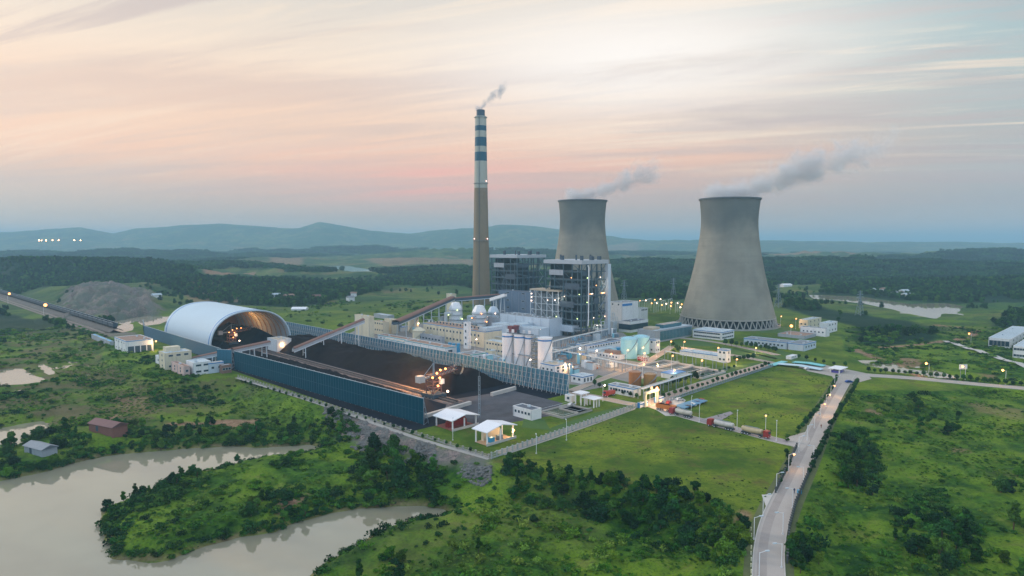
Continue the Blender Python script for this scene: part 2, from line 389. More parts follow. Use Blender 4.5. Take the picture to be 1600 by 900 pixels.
# ================================================================== TERRAIN
FOREST_PX = [poly(p) for p in (
    [(-100, 408), (0, 405), (330, 405), (300, 440), (330, 450), (300, 462), (200, 455), (120, 462), (40, 455), (-100, 440)],
    [(250, 430), (310, 445), (440, 440), (610, 445), (600, 470), (520, 478), (420, 478), (300, 470), (230, 455)],
    [(300, 400), (500, 400), (490, 414), (330, 414)], [(600, 422), (735, 432), (735, 450), (600, 445)],
    [(960, 415), (1090, 415), (1070, 468), (960, 466)], [(1200, 412), (1700, 412), (1700, 470), (1500, 474), (1200, 458)],
    [(1205, 462), (1290, 480), (1440, 500), (1480, 530), (1440, 548), (1380, 545), (1310, 530), (1230, 505)], [(1480, 490), (1700, 480), (1700, 520), (1560, 515), (1480, 505)],
    [(-100, 478), (10, 486), (30, 510), (0, 528), (-100, 530)])]
CLEAR_PX = [poly(p) for p in ([(330, 415), (560, 404), (745, 404), (745, 424), (560, 425), (420, 421)], [(960, 402), (1090, 402), (1090, 414), (960, 416)], [(1190, 400), (1500, 401), (1500, 411), (1200, 412)], [(1205, 448), (1280, 444), (1290, 456), (1210, 462)],
    [(455, 487), (600, 455), (735, 452), (735, 475), (650, 485), (560, 505), (460, 500)], [(85, 470), (120, 458), (190, 456), (250, 470), (262, 492), (180, 500), (90, 500)],
    [(312, 436), (400, 431), (402, 438), (316, 443)], [(1000, 470), (1070, 468), (1060, 500), (1000, 500)], [(1240, 530), (1330, 545), (1440, 550), (1600, 530), (1700, 620), (1300, 590)],
    [(560, 408), (740, 408), (740, 418), (600, 420)], [(420, 408), (490, 406), (480, 416), (410, 418)])]
SOIL_PX = [(poly(p), s) for p, s in (([(312, 436), (400, 431), (402, 438), (316, 443)], .9), ([(420, 412), (480, 409), (470, 418), (415, 420)], .6), ([(560, 409), (740, 410), (740, 416), (600, 419)], .55), ([(980, 409), (1030, 407), (1030, 413), (985, 415)], .9),
    ([(1180, 402), (1340, 403), (1340, 407), (1190, 407)], .8), ([(860, 395), (1000, 392), (1000, 396), (860, 399)], .5), ([(280, 455), (360, 452), (380, 470), (300, 480)], .5), ([(1400, 556), (1450, 560), (1440, 574), (1405, 568)], .7), ([(1530, 580), (1560, 582), (1555, 590), (1530, 587)], .6),
    ([(1345, 620), (1370, 625), (1375, 645), (1352, 640)], .6), ([(1330, 545), (1345, 543), (1350, 548), (1335, 549)], .8), ([(330, 634), (400, 634), (402, 650), (350, 650)], .8), ([(170, 608), (235, 608), (232, 628), (190, 625)], .5), ([(432, 752), (480, 742), (478, 750), (436, 764)], 1.0),
    ([(1490, 690), (1510, 692), (1510, 698), (1490, 697)], .6), ([(1160, 800), (1175, 812), (1165, 822), (1150, 812)], .8), ([(1500, 620), (1600, 640), (1600, 660), (1520, 640)], .35))]
ROCK_PX = [poly(p) for p in ([(85, 470), (120, 458), (190, 456), (250, 470), (262, 492), (180, 500), (90, 500)],)]
RIP = poly([(505, 640), (560, 655), (640, 688), (700, 712), (766, 724), (768, 745), (758, 752), (700, 730), (640, 714), (600, 700), (560, 690), (520, 668)], -3)
DIRT = [[GT(*p)[:2] for p in q] for q in (((1340, 548), (1372, 560), (1398, 572), (1420, 582), (1440, 590)), ((1372, 543), (1420, 540), (1470, 533)), ((1462, 508), (1500, 512), (1525, 516), (1520, 525), (1495, 532)), ((270, 663), (300, 662), (355, 661)), ((165, 660), (180, 648)))]
PATHR = [GT(*p)[:2] for p in ((1478, 534), (1510, 545), (1560, 562), (1610, 578))]

ys = [-500, -300, -150, -50, 20, 70, 100]; yv = 122.0
while yv < 34000:
    ys.append(yv); yv += max(.9, .0062 * yv) * (1 if yv < 7500 else 3)
ys = np.array(ys); NXX = 560
sx = np.linspace(-1, 1, NXX); hw = 1.02 * np.abs(ys) + 70
XX = sx[None, :] * hw[:, None]; YY = np.repeat(ys[:, None], NXX, 1)
fx, fy = XX.ravel(), YY.ravel()
ZZ = height(fx, fy)
nearw = sst(-fy, -420, -200)
onp = (dpoly(PLAT, fx, fy) > 1) & (dline(ROAD, fx, fy) > 8.5) & (dline(ROAD_E, fx, fy) > 8)
rockz = np.zeros_like(fx)
for P in ROCK_PX: rockz = np.maximum(rockz, sst(-dpoly(P, fx, fy), -5, 20))
rough = rockz * (np.abs(fbm(fx, fy, 26, 4, 88) - .5) * -80 + 9) + (fbm(fx, fy, 2.6, 2, 77) - .5) * 1.1 * onp * nearw + (fbm(fx, fy, 9, 2, 78) - .5) * 1.3 * onp * (fy < 600)
ZZ = ZZ + np.where(dpoly(LAKE, fx, fy) < 4, 0, rough)
nr = len(ys); idx = np.arange(nr * NXX).reshape(nr, NXX)
quads = np.stack([idx[:-1, :-1], idx[:-1, 1:], idx[1:, 1:], idx[1:, :-1]], -1).reshape(-1, 4)
me = bpy.data.meshes.new('ground'); me.vertices.add(nr * NXX); me.vertices.foreach_set('co', np.stack([fx, fy, ZZ], -1).astype(np.float32).ravel())
me.loops.add(quads.size); me.loops.foreach_set('vertex_index', quads.ravel().astype(np.int32)); me.polygons.add(len(quads))
me.polygons.foreach_set('loop_start', np.arange(0, quads.size, 4, dtype=np.int32)); me.update(calc_edges=True)
me.polygons.foreach_set('use_smooth', np.ones(len(quads), bool))
def forest_mask(x, y):
    f = fbm(x, y, 150, 4, 31); f2 = fbm(x, y, 620, 4, 37); m = np.maximum(sst(.5 * f + .5 * np.where(y > 1200, f2, f), .53, .56), sst(height(x, y) + (f - .5) * 34, 15, 21) * (y < 4200)) * sst(y, 520, 640)
    for P in FOREST_PX: m = np.maximum(m, sst(-dpoly(P, x, y) + (f - .5) * 60, 0, 14))
    for P in CLEAR_PX: m = m * sst(dpoly(P, x, y) + (f - .5) * 30, -2, 10)
    m = m * sst(dpoly(PLAT, x, y), 6, 14)
    for P, z in PONDS: m = m * sst(dpoly(P, x, y), 2, 9) * sst(dpoly(P, x, y + 70), 0, 12) * sst(dpoly(P, x, y + 35), 0, 8)
    for L in DIRT[:3]: m = m * sst(dline(L, x, y), 4, 7)
    m = m * sst(dline(RAILC, x, y), 16, 22) * sst(dline(ROAD_E, x, y), 12, 18) * sst(dline(PATHR, x, y), 5, 9)
    return m
def attr(name, arr):
    a = me.attributes.new(name, 'FLOAT', 'POINT'); a.data.foreach_set('value', arr.astype(np.float32))
nz = fbm(fx, fy, 14, 3, 55)
mown = np.maximum(sst(-dpoly(FIELD1, fx, fy), 0, 2.5), sst(-dpoly(FIELD2, fx, fy), 0, 2))
mown = np.maximum(mown, .75 * sst(-dpoly(PLAT, fx, fy), 0, 2) * np.where((fx < -178) & (fx * .714 + fy * .70 < 150), .15, 1) * np.where(fy > 560, .5, 1))
soil = np.zeros_like(fx)
for P, s in SOIL_PX: soil = np.maximum(soil, s * sst(-dpoly(P, fx, fy) + (nz - .5) * 8 * np.maximum(1, fy / 600), -1, 2 + fy / 300))
for L in DIRT: soil = np.maximum(soil, sst(-dline(L, fx, fy), -4, -1.5) * .95)
lk = dpoly(LAKE, fx, fy); soil = np.maximum(soil, .55 * sst(-np.abs(lk - 1), -2.0, 0))
rock = sst(-dpoly(RIP, fx, fy) + (nz - .5) * 8, -1, 3)
for P in ROCK_PX: rock = np.maximum(rock, .9 * sst(-dpoly(P, fx, fy) + (nz - .5) * 30, -2, 12))
rock = np.maximum(rock, .85 * sst(-dline(RAILC, fx, fy) + (nz - .5) * 6, -13, -9))
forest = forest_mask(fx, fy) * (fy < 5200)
farmix = sst(fy, 500, 900)
dry = sst(-fx, 95, 190) * sst(fy, 262, 300) * (fy < 640) * onp; attr('dry', np.maximum(dry, .35 * onp * sst(fbm(fx, fy, 60, 3, 201), .5, .62)))
attr('mown', mown); attr('soil', soil); attr('rock', rock); attr('forest', forest); attr('farland', farmix)
ground = bpy.data.objects.new('ground', me); COL.objects.link(ground); tag(ground, kind='structure')
gm = bpy.data.materials.new('ground'); gm.use_nodes = True; t = gm.node_tree; t.nodes.clear(); q = N(t)
pos = q.n('ShaderNodeNewGeometry').outputs['Position']
def A_(nm): return q.n('ShaderNodeAttribute', attribute_name=nm).outputs['Fac']
n1 = q.noise(pos, .035, 6, .62); n2 = q.noise(pos, .22, 6, .68); n3 = q.noise(pos, 1.3, 4, .7); nf = q.noise(pos, .004, 6, .6)
c = q.mix(q.ss(n2, .36, .64), (.012, .055, .008), (.060, .150, .012))
c = q.mix(q.ss(n1, .40, .60, 0, .85), c, (.150, .245, .016))
c = q.mix(q.ss(n3, .45, .7, 0, .65), c, (.012, .040, .014))
c = q.mix(q.ss(q.noise(pos, .07, 5, .7), .56, .72, 0, .55), c, (.15, .14, .055))
c = q.mix(q.math('MULTIPLY', A_('dry'), q.ss(q.noise(pos, .05, 6, .72), .38, .60)), c, (.115, .105, .048))
farc = q.mix(q.ss(nf, .44, .6), (.025, .075, .03), (.12, .155, .05)); farc = q.mix(q.ss(q.noise(pos, .008, 6, .7), .52, .66), farc, (.19, .12, .08)); farc = q.mix(q.ss(q.noise(pos, .012, 5, .6), .38, .56, 1, 0), farc, (.012, .045, .022))
c = q.mix(q.math('MULTIPLY', A_('farland'), .8), c, farc)
mc = q.mix(q.ss(q.noise(pos, .022, 6, .68), .40, .62), (.052, .110, .012), (.175, .235, .022))
mc = q.mix(q.ss(q.noise(pos, .07, 6, .75), .50, .66, 0, .75), mc, (.115, .095, .036))
mc = q.mix(q.ss(q.noise(q.mapping(pos, (.4, 1, 1), (0, 0, .3)), .12, 5, .8), .56, .68, 0, .6), mc, (.03, .055, .018))
mc = q.mix(q.ss(q.noise(pos, .6, 5, .75), .48, .68, 0, .6), mc, (.030, .065, .016))
c = q.mix(A_('mown'), c, mc)
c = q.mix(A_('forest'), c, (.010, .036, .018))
rc = q.mix(q.ss(q.noise(pos, .9, 6, .75), .35, .65), (.085, .08, .085), (.30, .235, .22))
rc = q.mix(q.ss(q.noise(pos, .06, 5, .7), .42, .6), rc, (.13, .14, .12))
c = q.mix(q.math('MULTIPLY', A_('rock'), q.ss(n3, .25, .5, .65, 1)), c, rc)
sc_ = q.mix(q.ss(q.noise(pos, .5, 5, .7), .3, .7), (.20, .105, .065), (.38, .25, .17))
c = q.mix(A_('soil'), c, sc_)
bs = q.n('ShaderNodeBsdfPrincipled', i_Base_Color=c, i_Roughness=.95); bs.inputs['Specular IOR Level'].default_value = .1
bn = q.n('ShaderNodeBump', i_Strength=.55, i_Height=q.noise(pos, .8, 6, .7)); bn.inputs['Distance'].default_value = 1.2; q.set(bs, 'Normal', bn.outputs[0])
q.n('ShaderNodeOutputMaterial', i_Surface=bs.outputs[0]); me.materials.append(gm)

# water
def watermat(name, col, r, bs_, ior=2.3):
    m = bpy.data.materials.new(name); m.use_nodes = True; t = m.node_tree; t.nodes.clear(); q = N(t)
    pos = q.n('ShaderNodeNewGeometry').outputs['Position']
    b = q.n('ShaderNodeBsdfPrincipled', i_Base_Color=q.mix(q.ss(q.noise(pos, .02, 4, .6), .35, .65), col, tuple(v * .85 for v in col)), i_Roughness=r); b.inputs['IOR'].default_value = ior
    bn = q.n('ShaderNodeBump', i_Strength=bs_, i_Height=q.noise(pos, .9, 3, .6)); bn.inputs['Distance'].default_value = .03; q.set(b, 'Normal', bn.outputs[0])
    q.n('ShaderNodeOutputMaterial', i_Surface=b.outputs[0]); return m
waterm = watermat('lake_water', (.31, .29, .21), .03, .12)
darkwater = watermat('tank_water', (.012, .045, .05), .1, .1, 1.33)
def flat(name, P, z, m, kind='structure'):
    b = MB(); b.add([(x, y, z) for x, y in P], [tuple(range(len(P)))], m); o = b.build(name); tag(o, kind=kind)
    if o.data.polygons[0].normal.z < 0: o.data.flip_normals()
    return o
cx0, cy0 = LAKE.mean(0)
flat('lake_water', np.array([(-900, 60), (60, 60), (60, 330), (-900, 330)]), LAKE_Z, waterm)
for ip, (P, z) in enumerate(PONDS):
    z = z - .012 * ip; c0 = P.mean(0); flat('pond_water', np.array([(P[:, 0].min() - 12, P[:, 1].min() - 12), (P[:, 0].max() + 12, P[:, 1].min() - 12), (P[:, 0].max() + 12, P[:, 1].max() + 12), (P[:, 0].min() - 12, P[:, 1].max() + 12)]), z - .05, waterm)

# ------------------------------------------------------------------ roads, yards
def strip(name, pts, w, z, m, kerb=None, kind='structure', step=4.0, follow=False):
    P = [np.array(p[:2], float) for p in pts]; out = [P[0]]
    # smooth polyline (Chaikin)
    for _ in range(2):
        Q = [P[0]]
        for a, b_ in zip(P[:-1], P[1:]): Q += [a * .75 + b_ * .25, a * .25 + b_ * .75]
        Q.append(P[-1]); P = Q
    L = []; Rr = []
    for i, p in enumerate(P):
        d = P[min(i + 1, len(P) - 1)] - P[max(i - 1, 0)]; d = d / (np.linalg.norm(d) + 1e-9); nn = np.array([-d[1], d[0]])
        L.append(p + nn * w / 2); Rr.append(p - nn * w / 2)
    b = MB(); k = len(P); zz = [(HZ(*p) if follow else 0) + z for p in P]
    vs = [(p[0], p[1], zz[i]) for i, p in enumerate(L)] + [(p[0], p[1], zz[i]) for i, p in enumerate(Rr)]
    b.add(vs, [(i, k + i, k + i + 1, i + 1) for i in range(k - 1)], m); o = b.build(name); tag(o, kind=kind)
    if kerb:
        kb = MB()
        for S, sg in ((L, 1), (Rr, -1)):
            for i in range(k - 1): kb.bar((S[i][0], S[i][1], zz[i] + .05), (S[i + 1][0], S[i + 1][1], zz[i + 1] + .05), .25, kerb, .16)
        tag(kb.build('road_kerb'), kind='structure')
    return P
roadc = M('road_concrete', (.40, .36, .33), .9, .16, .12, stain=.0, bump=.1)
roadc2 = M('road_concrete_pale', (.36, .33, .30), .9, .2, .15)
lanedark = M('tyre_worn_concrete', (.32, .285, .265), .9, .25, .2)
paving = M('plant_paving', (.20, .20, .20), .9, .35, .12)
strip('verge', [G2(x, y) for x, y in ((1202, 990), (1201, 900), (1201, 860), (1208, 820), (1222, 785), (1240, 750), (1258, 712), (1277, 670), (1297, 630), (1318, 596))], 11, .02, M('verge_soil', (.10, .12, .05), .95, .4, .6))
strip('road', ROAD, 7.0, .06, roadc, concl)
off = [np.array(p) + np.array([-1.6, 0]) for p in ROAD]
strip('worn_lane', off, 2.2, .064, lanedark)
strip('road', ROAD_E, 9, .066, roadc2, concl); strip('road', ROAD_T, 6.0, .07, M('road_concrete_dark', (.34, .30, .29), .9, .2, .15), concl)
flat('road_junction', [G2(*p) for p in ((1240, 568), (1292, 571), (1352, 583), (1362, 592), (1334, 600), (1306, 598), (1300, 588), (1262, 580))], .074, roadc2)
flat('road_junction', [G2(*p) for p in ((1228, 684), (1262, 674), (1266, 690), (1252, 706), (1232, 694))], .078, roadc)
flat('road_apron', [G2(*p) for p in ((1190, 773), (1208, 773), (1212, 790), (1197, 792))], .05, concl)
flat('road', [G2(*p) for p in ((1090, 657), (1141, 643), (1146, 646), (1118, 662), (1106, 664))], .082, M('road_gravel', (.25, .23, .24), .9, .2, .15))
flat('truck_park', [G2(*p) for p in ((1012, 632), (1040, 620), (1072, 625), (1062, 639), (1066, 650), (1040, 650))], .05, concl)
sitec = M('site_road', (.36, .29, .24), .9, .2, .15)
def siteroad(w, *pts): strip('road', [G2(*p) for p in pts], w, .09, sitec, concl)
siteroad(7, (1005, 634), (1060, 612), (1130, 590), (1207, 567)); siteroad(6, (885, 612), (930, 620), (990, 633), (1010, 634))
siteroad(5, (1207, 567), (1150, 556), (1100, 548), (1050, 541)); siteroad(5, (1050, 541), (1028, 556), (1000, 572), (960, 585), (890, 612))
siteroad(5, (780, 709), (850, 686), (920, 662), (985, 638)); siteroad(5, (1215, 555), (1180, 547), (1110, 533), (1060, 528))
strip('footpath', [G2(*p) for p in ((370, 590), (520, 637), (640, 682), (765, 717))], 2.5, .03, conc)
flat('plant_yard', [AB(a, b)[:2] for a, b in ((214, 251), (205, 330), (330, 455), (500, 455), (500, 300), (455, 251))], .03, paving)
flat('coal_yard', YARD, .04, M('coal_ground', (.012, .017, .028), .95, .6, .12, bump=.3, spec=.05))
flat('coal_yard_apron', [G2(*p) for p in ((700, 625), (800, 610), (880, 630), (860, 650), (800, 660), (740, 668), (690, 655))], .044, M('coal_dust_ground', (.07, .075, .09), .95, .6, .15, bump=.3))
lawn = M('lawn', (.055, .12, .025), .95, .25, .3)
for pl in (((1130, 541), (1215, 560), (1200, 566), (1120, 552)), ((1010, 590), (1050, 598), (1035, 606), (990, 596)), ((935, 586), (985, 598), (968, 607), (925, 596)), ((1020, 540), (1045, 545), (1000, 566), (975, 562)), ((1145, 545), (1200, 548), (1230, 560), (1215, 562)),
           ((1115, 575), (1190, 566), (1130, 588), (1085, 600)), ((862, 668), (930, 645), (975, 634), (985, 637), (900, 662), (850, 682)), ((820, 650), (850, 655), (860, 672), (815, 668)), ((1200, 540), (1260, 560), (1300, 575), (1240, 568)), ((1050, 533), (1095, 532), (1125, 541), (1060, 541)), ((880, 600), (925, 603), (905, 610), (880, 606)), ((1180, 508), (1240, 512), (1250, 520), (1190, 520))):
    flat('lawn', [G2(*p) for p in pl], .05, lawn)
strip('footpath', [GT(*p)[:2] for p in ((1478, 534), (1510, 545), (1560, 562), (1610, 578))], 5, .9, concl, follow=True)

# ================================================================== TREES AND SCRUB
def leafcloud(lobes, nq, size, seed, shell=.55):
    r = np.random.default_rng(seed); L = np.array(lobes, float); w = L[:, 3] ** 2; w /= w.sum()
    k = r.choice(len(L), nq, p=w); d = r.normal(size=(nq, 3)); d /= np.linalg.norm(d, axis=1)[:, None]
    rad = (shell + (1 - shell) * r.random(nq) ** .6)[:, None]
    p = L[k, :3] + d * rad * np.stack([L[k, 3], L[k, 3], L[k, 4]], -1)
    p += r.normal(size=p.shape) * size * .4
    nn = d + r.normal(size=d.shape) * .7; nn /= np.linalg.norm(nn, axis=1)[:, None]
    u = np.cross(nn, r.normal(size=nn.shape)); u /= np.linalg.norm(u, axis=1)[:, None]; v = np.cross(nn, u)
    s = size * (.5 + r.random(nq))[:, None]
    q = np.stack([p - u * s - v * s * .6, p + u * s * .9 - v * s * .5, p + u * s * .7 + v * s * .7, p - u * s * .8 + v * s * .6], 1)
    return q.reshape(-1, 3)
def quadmesh(name, V, mat):
    m = bpy.data.meshes.new(name); nv = len(V); m.vertices.add(nv); m.vertices.foreach_set('co', V.astype(np.float32).ravel()); m.loops.add(nv); m.loops.foreach_set('vertex_index', np.arange(nv, dtype=np.int32))
    m.polygons.add(nv // 4); m.polygons.foreach_set('loop_start', np.arange(0, nv, 4, dtype=np.int32)); m.update(calc_edges=True); m.materials.append(mat); return m
def rand_lobes(seed, h, r, n_, lo=.38):
    g = np.random.default_rng(seed); L = []
    for i in range(n_):
        a = g.random() * 6.28; q = r * .62 * math.sqrt(g.random()); z = h * (lo + (.86 - lo) * g.random()); s = r * (.34 + .3 * g.random()) * (1.1 - .35 * z / h)
        L.append((q * math.cos(a), q * math.sin(a), z, s, s * .75))
    return L
leafy = leafmat('yellow_green_leaves', (.045, .105, .018), (.085, .165, .026), (.110, .170, .035))
PROTO_TREES = []
for k in range(10):
    h, r_ = (6, 6.8, 5.0, 7.8, 6, 4.6, 6, 8.2, 5.4, 6.4)[k], (2.9, 2.4, 3.6, 1.7, 2.7, 3.2, 2.2, 1.5, 3.0, 2.6)[k]
    lobes = rand_lobes(100 + k, h, r_, (11, 8, 13, 9, 7, 12, 8, 10, 6, 9)[k], .22)
    crown = quadmesh('crown', leafcloud(lobes, 1500, .25, 200 + k, .35), (leafd, leafm, leafd, leafm, leafd, leafy, leafd, leafm, leafd, leafy)[k])
    tb = MB(); tb.tube([(0, 0, -.8), (.1, .05, 1.2), (.0, .1, 2.6)], .17, barkm, 7)
    for L in lobes[:5]: tb.tube([(0, .08, 1.6 + .2 * random.random()), (L[0] * .8, L[1] * .8, L[2])], .07, barkm, 5)
    trunk = tb.build('trunk'); trm = trunk.data; bpy.data.objects.remove(trunk)
    PROTO_TREES.append((crown, trm))
SMALL = []
for k in range(3):
    lobes = [(0, 0, 2.0, .95, 1.0)] + rand_lobes(300 + k, 3.0, 1.1, 4, .5)
    tb = MB(); tb.tube([(0, 0, -.1), (0, 0, 1.7)], .07, barkm, 6); o = tb.build('trunk'); trm = o.data; bpy.data.objects.remove(o)
    SMALL.append((quadmesh('crown', leafcloud(lobes, 520, .16, 310 + k), leafd), trm))
NTREE = 0
def tree(x, y, z, s, label, group, protos=PROTO_TREES, name='broadleaf_tree', cat='tree', k=None, sz=None):
    global NTREE
    k = random.randrange(len(protos)) if k is None else k
    r = empty(name, (x, y, z), random.random() * 6.28); r.scale = (s, s, sz or s * random.uniform(.85, 1.1)); tag(r, label, cat, group)
    link_mesh('crown', protos[k][0], r, (0, 0, 0)); link_mesh('trunk', protos[k][1], r, (0, 0, 0)); NTREE += 1
    return r
SHEDS = [GT(160, 676), GT(172, 682), GT(146, 668), GT(50, 706), GT(62, 712), GT(42, 700)]
def offshed(x, y):
    m = np.ones(np.shape(x), bool)
    for s_ in SHEDS: m &= np.hypot(x - s_[0], y - s_[1]) > 7
    return m
def cluster(pts, count, smin, smax, label, group, zg=-7, mind=2.5):
    P = poly(pts, zg); lo, hi = P.min(0), P.max(0); got = []; tries = 0
    while len(got) < count and tries < count * 60:
        tries += 1; x, y = random.uniform(lo[0], hi[0]), random.uniform(lo[1], hi[1])
        if not inside(P, np.array([x]), np.array([y]))[0]: continue
        if any((x - a) ** 2 + (y - b_) ** 2 < mind ** 2 for a, b_ in got): continue
        if not offshed(x, y): continue
        z = HZ(x, y)
        if z < LAKE_Z + .15 and y < 330: continue
        got.append((x, y)); tree(x, y, z - .2, random.uniform(smin, smax), label, group)
cluster([(790, 742), (860, 762), (1000, 782), (1100, 800), (1160, 838), (1172, 895), (1110, 905), (1085, 860), (1000, 822), (900, 805), (800, 782)], 86, .5, 1.0, 'dark bushy tree in the dense belt below the mown field', 'trees in the belt below the mown field', -5)
cluster([(560, 705), (620, 715), (690, 745), (700, 775), (640, 790), (590, 775), (555, 745)], 15, .8, 1.5, 'large dark tree at the head of the lake inlet', 'trees at the head of the inlet', -6, 3.5)
cluster([(152, 800), (165, 790), (230, 765), (300, 745), (310, 760), (240, 785), (200, 800), (175, 820), (175, 845), (165, 850)], 20, .4, .75, 'dark shrubby tree on the far edge of the peninsula', 'trees on the far edge of the peninsula', -8.5)
cluster([(380, 800), (430, 770), (520, 765), (600, 770), (640, 785), (520, 798), (440, 818), (390, 836)], 22, .4, .8, 'dark tree on the near bank of the peninsula', 'trees on the near bank of the peninsula', -8)
cluster([(200, 672), (300, 664), (420, 668), (520, 662), (560, 690), (500, 694), (400, 692), (300, 696), (210, 700)], 40, .5, .95, 'dark tree along the far shore of the lake', 'trees along the far shore of the lake', -7.5)
cluster([(0, 700), (70, 690), (130, 672), (200, 672), (200, 702), (110, 720), (40, 738), (0, 745)], 26, .5, 1.0, 'dark tree among the sheds at the left shore', 'trees around the lakeside sheds', -7.5)
cluster([(1310, 700), (1350, 690), (1372, 730), (1370, 775), (1330, 778), (1308, 740)], 19, .6, 1.1, 'dark tree in the clump on the slope right of the road', 'clump of trees right of the road', -1)
cluster([(1390, 620), (1440, 625), (1500, 640), (1500, 680), (1450, 675), (1400, 650)], 20, .45, .9, 'dark tree in the broken rows on the upper right slope', 'trees on the upper right slope', -1, 5)
cluster([(1390, 800), (1470, 790), (1520, 840), (1540, 900), (1480, 900), (1400, 850)], 22, .5, 1.05, 'dark tree in the lower thicket right of the road', 'lower right thicket', -1)
cluster([(1560, 740), (1640, 740), (1640, 900), (1560, 900)], 10, .6, 1.1, 'dark tree at the right edge of the view', 'trees at the right edge', -1)
cluster([(1228, 850), (1265, 840), (1290, 900), (1225, 915)], 9, .45, .8, 'bushy tree beside the near bend of the road', 'trees beside the near bend', -1, 2)
cluster([(560, 870), (640, 860), (640, 905), (560, 905)], 5, .5, .8, 'dark bush on the near meadow slope', 'bushes on the near meadow', -6, 2)
for (px, py, s, lab) in ((372, 722, .55, 'lone round bush standing in the lake water'), (155, 868, .28, 'small bush in the water off the tip of the peninsula'), (392, 602, .6, 'dark bush below the left end of the blue screen'), (1230, 690, .5, 'small round tree at the junction corner'), (835, 815, .55, 'lone tree on the near meadow'), (748, 860, .6, 'round bush on the open near meadow')):
    p = GT(px, py); tree(p[0], p[1], p[2] - .2, s, lab, None)
def row(pts, nmb, smin, smax, label, group, jit=.5, name='roadside_tree', protos=SMALL, cat='tree'):
    P = [np.array(G2(*p)) for p in pts]; seg = [np.linalg.norm(b_ - a) for a, b_ in zip(P[:-1], P[1:])]; T = sum(seg)
    for i in range(nmb):
        d = T * (i + .5) / nmb; j = 0
        while j < len(seg) - 1 and d > seg[j]: d -= seg[j]; j += 1
        p = P[j] + (P[j + 1] - P[j]) * d / seg[j]; x, y = p + rng.normal(size=2) * jit * .4
        tree(x, y, HZ(x, y), random.uniform(smin, smax), label, group, protos, name, cat)
row([(1308, 592), (1296, 618), (1272, 650), (1243, 682)], 26, .8, 1.15, 'small round tree in the row along the left verge of the main road', 'trees along the left verge')
row([(1340, 600), (1322, 630), (1300, 665), (1283, 705), (1262, 745)], 34, .8, 1.2, 'small round tree in the row along the right verge of the main road', 'trees along the right verge')
row([(1020, 628), (1060, 617), (1105, 602), (1160, 585), (1205, 571)], 24, .75, 1.15, 'small round tree along the pink site road beside the field', 'trees along the pink site road')
row([(1085, 596), (1115, 586), (1150, 574)], 8, .7, 1.0, 'small round tree on the strip beside the settling basins', 'trees beside the basins')
row([(1352, 582), (1420, 586), (1500, 595), (1600, 604)], 24, .9, 1.3, 'small dark tree along the road to the right edge', 'trees along the right hand road')
row([(1130, 540), (1165, 543), (1200, 548), (1215, 552)], 12, 1.2, 1.7, 'dark tree in front of the long low workshop', 'trees in front of the workshop')
row([(1120, 560), (1150, 565), (1180, 562)], 8, 1.0, 1.6, 'dark tree on the lawn of the office court', 'office court trees')
row([(924, 603), (960, 614), (1000, 625)], 8, .9, 1.2, 'small dark tree in front of the long white shed', 'trees in front of the white shed')
row([(1218, 760), (1234, 725), (1226, 708)], 7, .7, 1.0, 'small bush on the left verge below the junction', 'bushes on the left verge below the junction')
row([(1242, 560), (1290, 570), (1330, 575)], 6, .9, 1.3, 'small tree behind the junction', 'trees behind the junction')
row([(1050, 540), (1062, 552), (1048, 560)], 4, 1.2, 1.6, 'dark tree beside the glass office block', 'trees beside the glass office')
row([(1012, 622), (1030, 610), (1065, 600), (1090, 592)], 10, 1.3, 1.9, 'leafy tree in the grove beside the tank farm', 'grove beside the tank farm')
row([(372, 592), (450, 617), (550, 650), (650, 682), (745, 710)], 30, .45, .75, 'small clipped bush along the foot of the blue screen', 'clipped bushes along the screen path')

def scatter(name, pts, rot, scl, pid, protos, label, kind='stuff'):
    """one object: geometry nodes place a plant on each point"""
    pc = bpy.data.collections.new(name + '_plants')
    for i, (mesh) in enumerate(protos):
        pc.objects.link(bpy.data.objects.new(f'{name}_plant', mesh))
    m = bpy.data.meshes.new(name); m.vertices.add(len(pts)); m.vertices.foreach_set('co', np.asarray(pts, np.float32).ravel())
    for nm, arr, ty in (('rot', rot, 'FLOAT'), ('scl', scl, 'FLOAT'), ('pid', pid, 'INT')):
        a = m.attributes.new(nm, ty, 'POINT'); a.data.foreach_set('value', np.asarray(arr, np.float32 if ty == 'FLOAT' else np.int32))
    m.update(); o = bpy.data.objects.new(name, m); COL.objects.link(o); tag(o, label, None, None, kind)
    g = bpy.data.node_groups.new(name, 'GeometryNodeTree'); g.interface.new_socket('Geometry', in_out='INPUT', socket_type='NodeSocketGeometry'); g.interface.new_socket('Geometry', in_out='OUTPUT', socket_type='NodeSocketGeometry')
    gi = g.nodes.new('NodeGroupInput'); go = g.nodes.new('NodeGroupOutput'); ci = g.nodes.new('GeometryNodeCollectionInfo'); ci.inputs['Collection'].default_value = pc; ci.inputs['Separate Children'].default_value = True; ci.inputs['Reset Children'].default_value = True
    ip = g.nodes.new('GeometryNodeInstanceOnPoints'); ip.inputs['Pick Instance'].default_value = True
    def na(nm, ty):
        nd = g.nodes.new('GeometryNodeInputNamedAttribute'); nd.data_type = ty; nd.inputs['Name'].default_value = nm; return nd.outputs['Attribute']
    cb = g.nodes.new('ShaderNodeCombineXYZ'); g.links.new(na('rot', 'FLOAT'), cb.inputs[2])
    cs = g.nodes.new('ShaderNodeCombineXYZ'); sa = na('scl', 'FLOAT')
    for i in range(3): g.links.new(sa, cs.inputs[i])
    L = g.links.new; L(gi.outputs[0], ip.inputs['Points']); L(ci.outputs[0], ip.inputs['Instance']); L(na('pid', 'INT'), ip.inputs['Instance Index']); L(cb.outputs[0], ip.inputs['Rotation']); L(cs.outputs[0], ip.inputs['Scale']); L(ip.outputs[0], go.inputs[0])
    md = o.modifiers.new('plants', 'NODES'); md.node_group = g
    return o
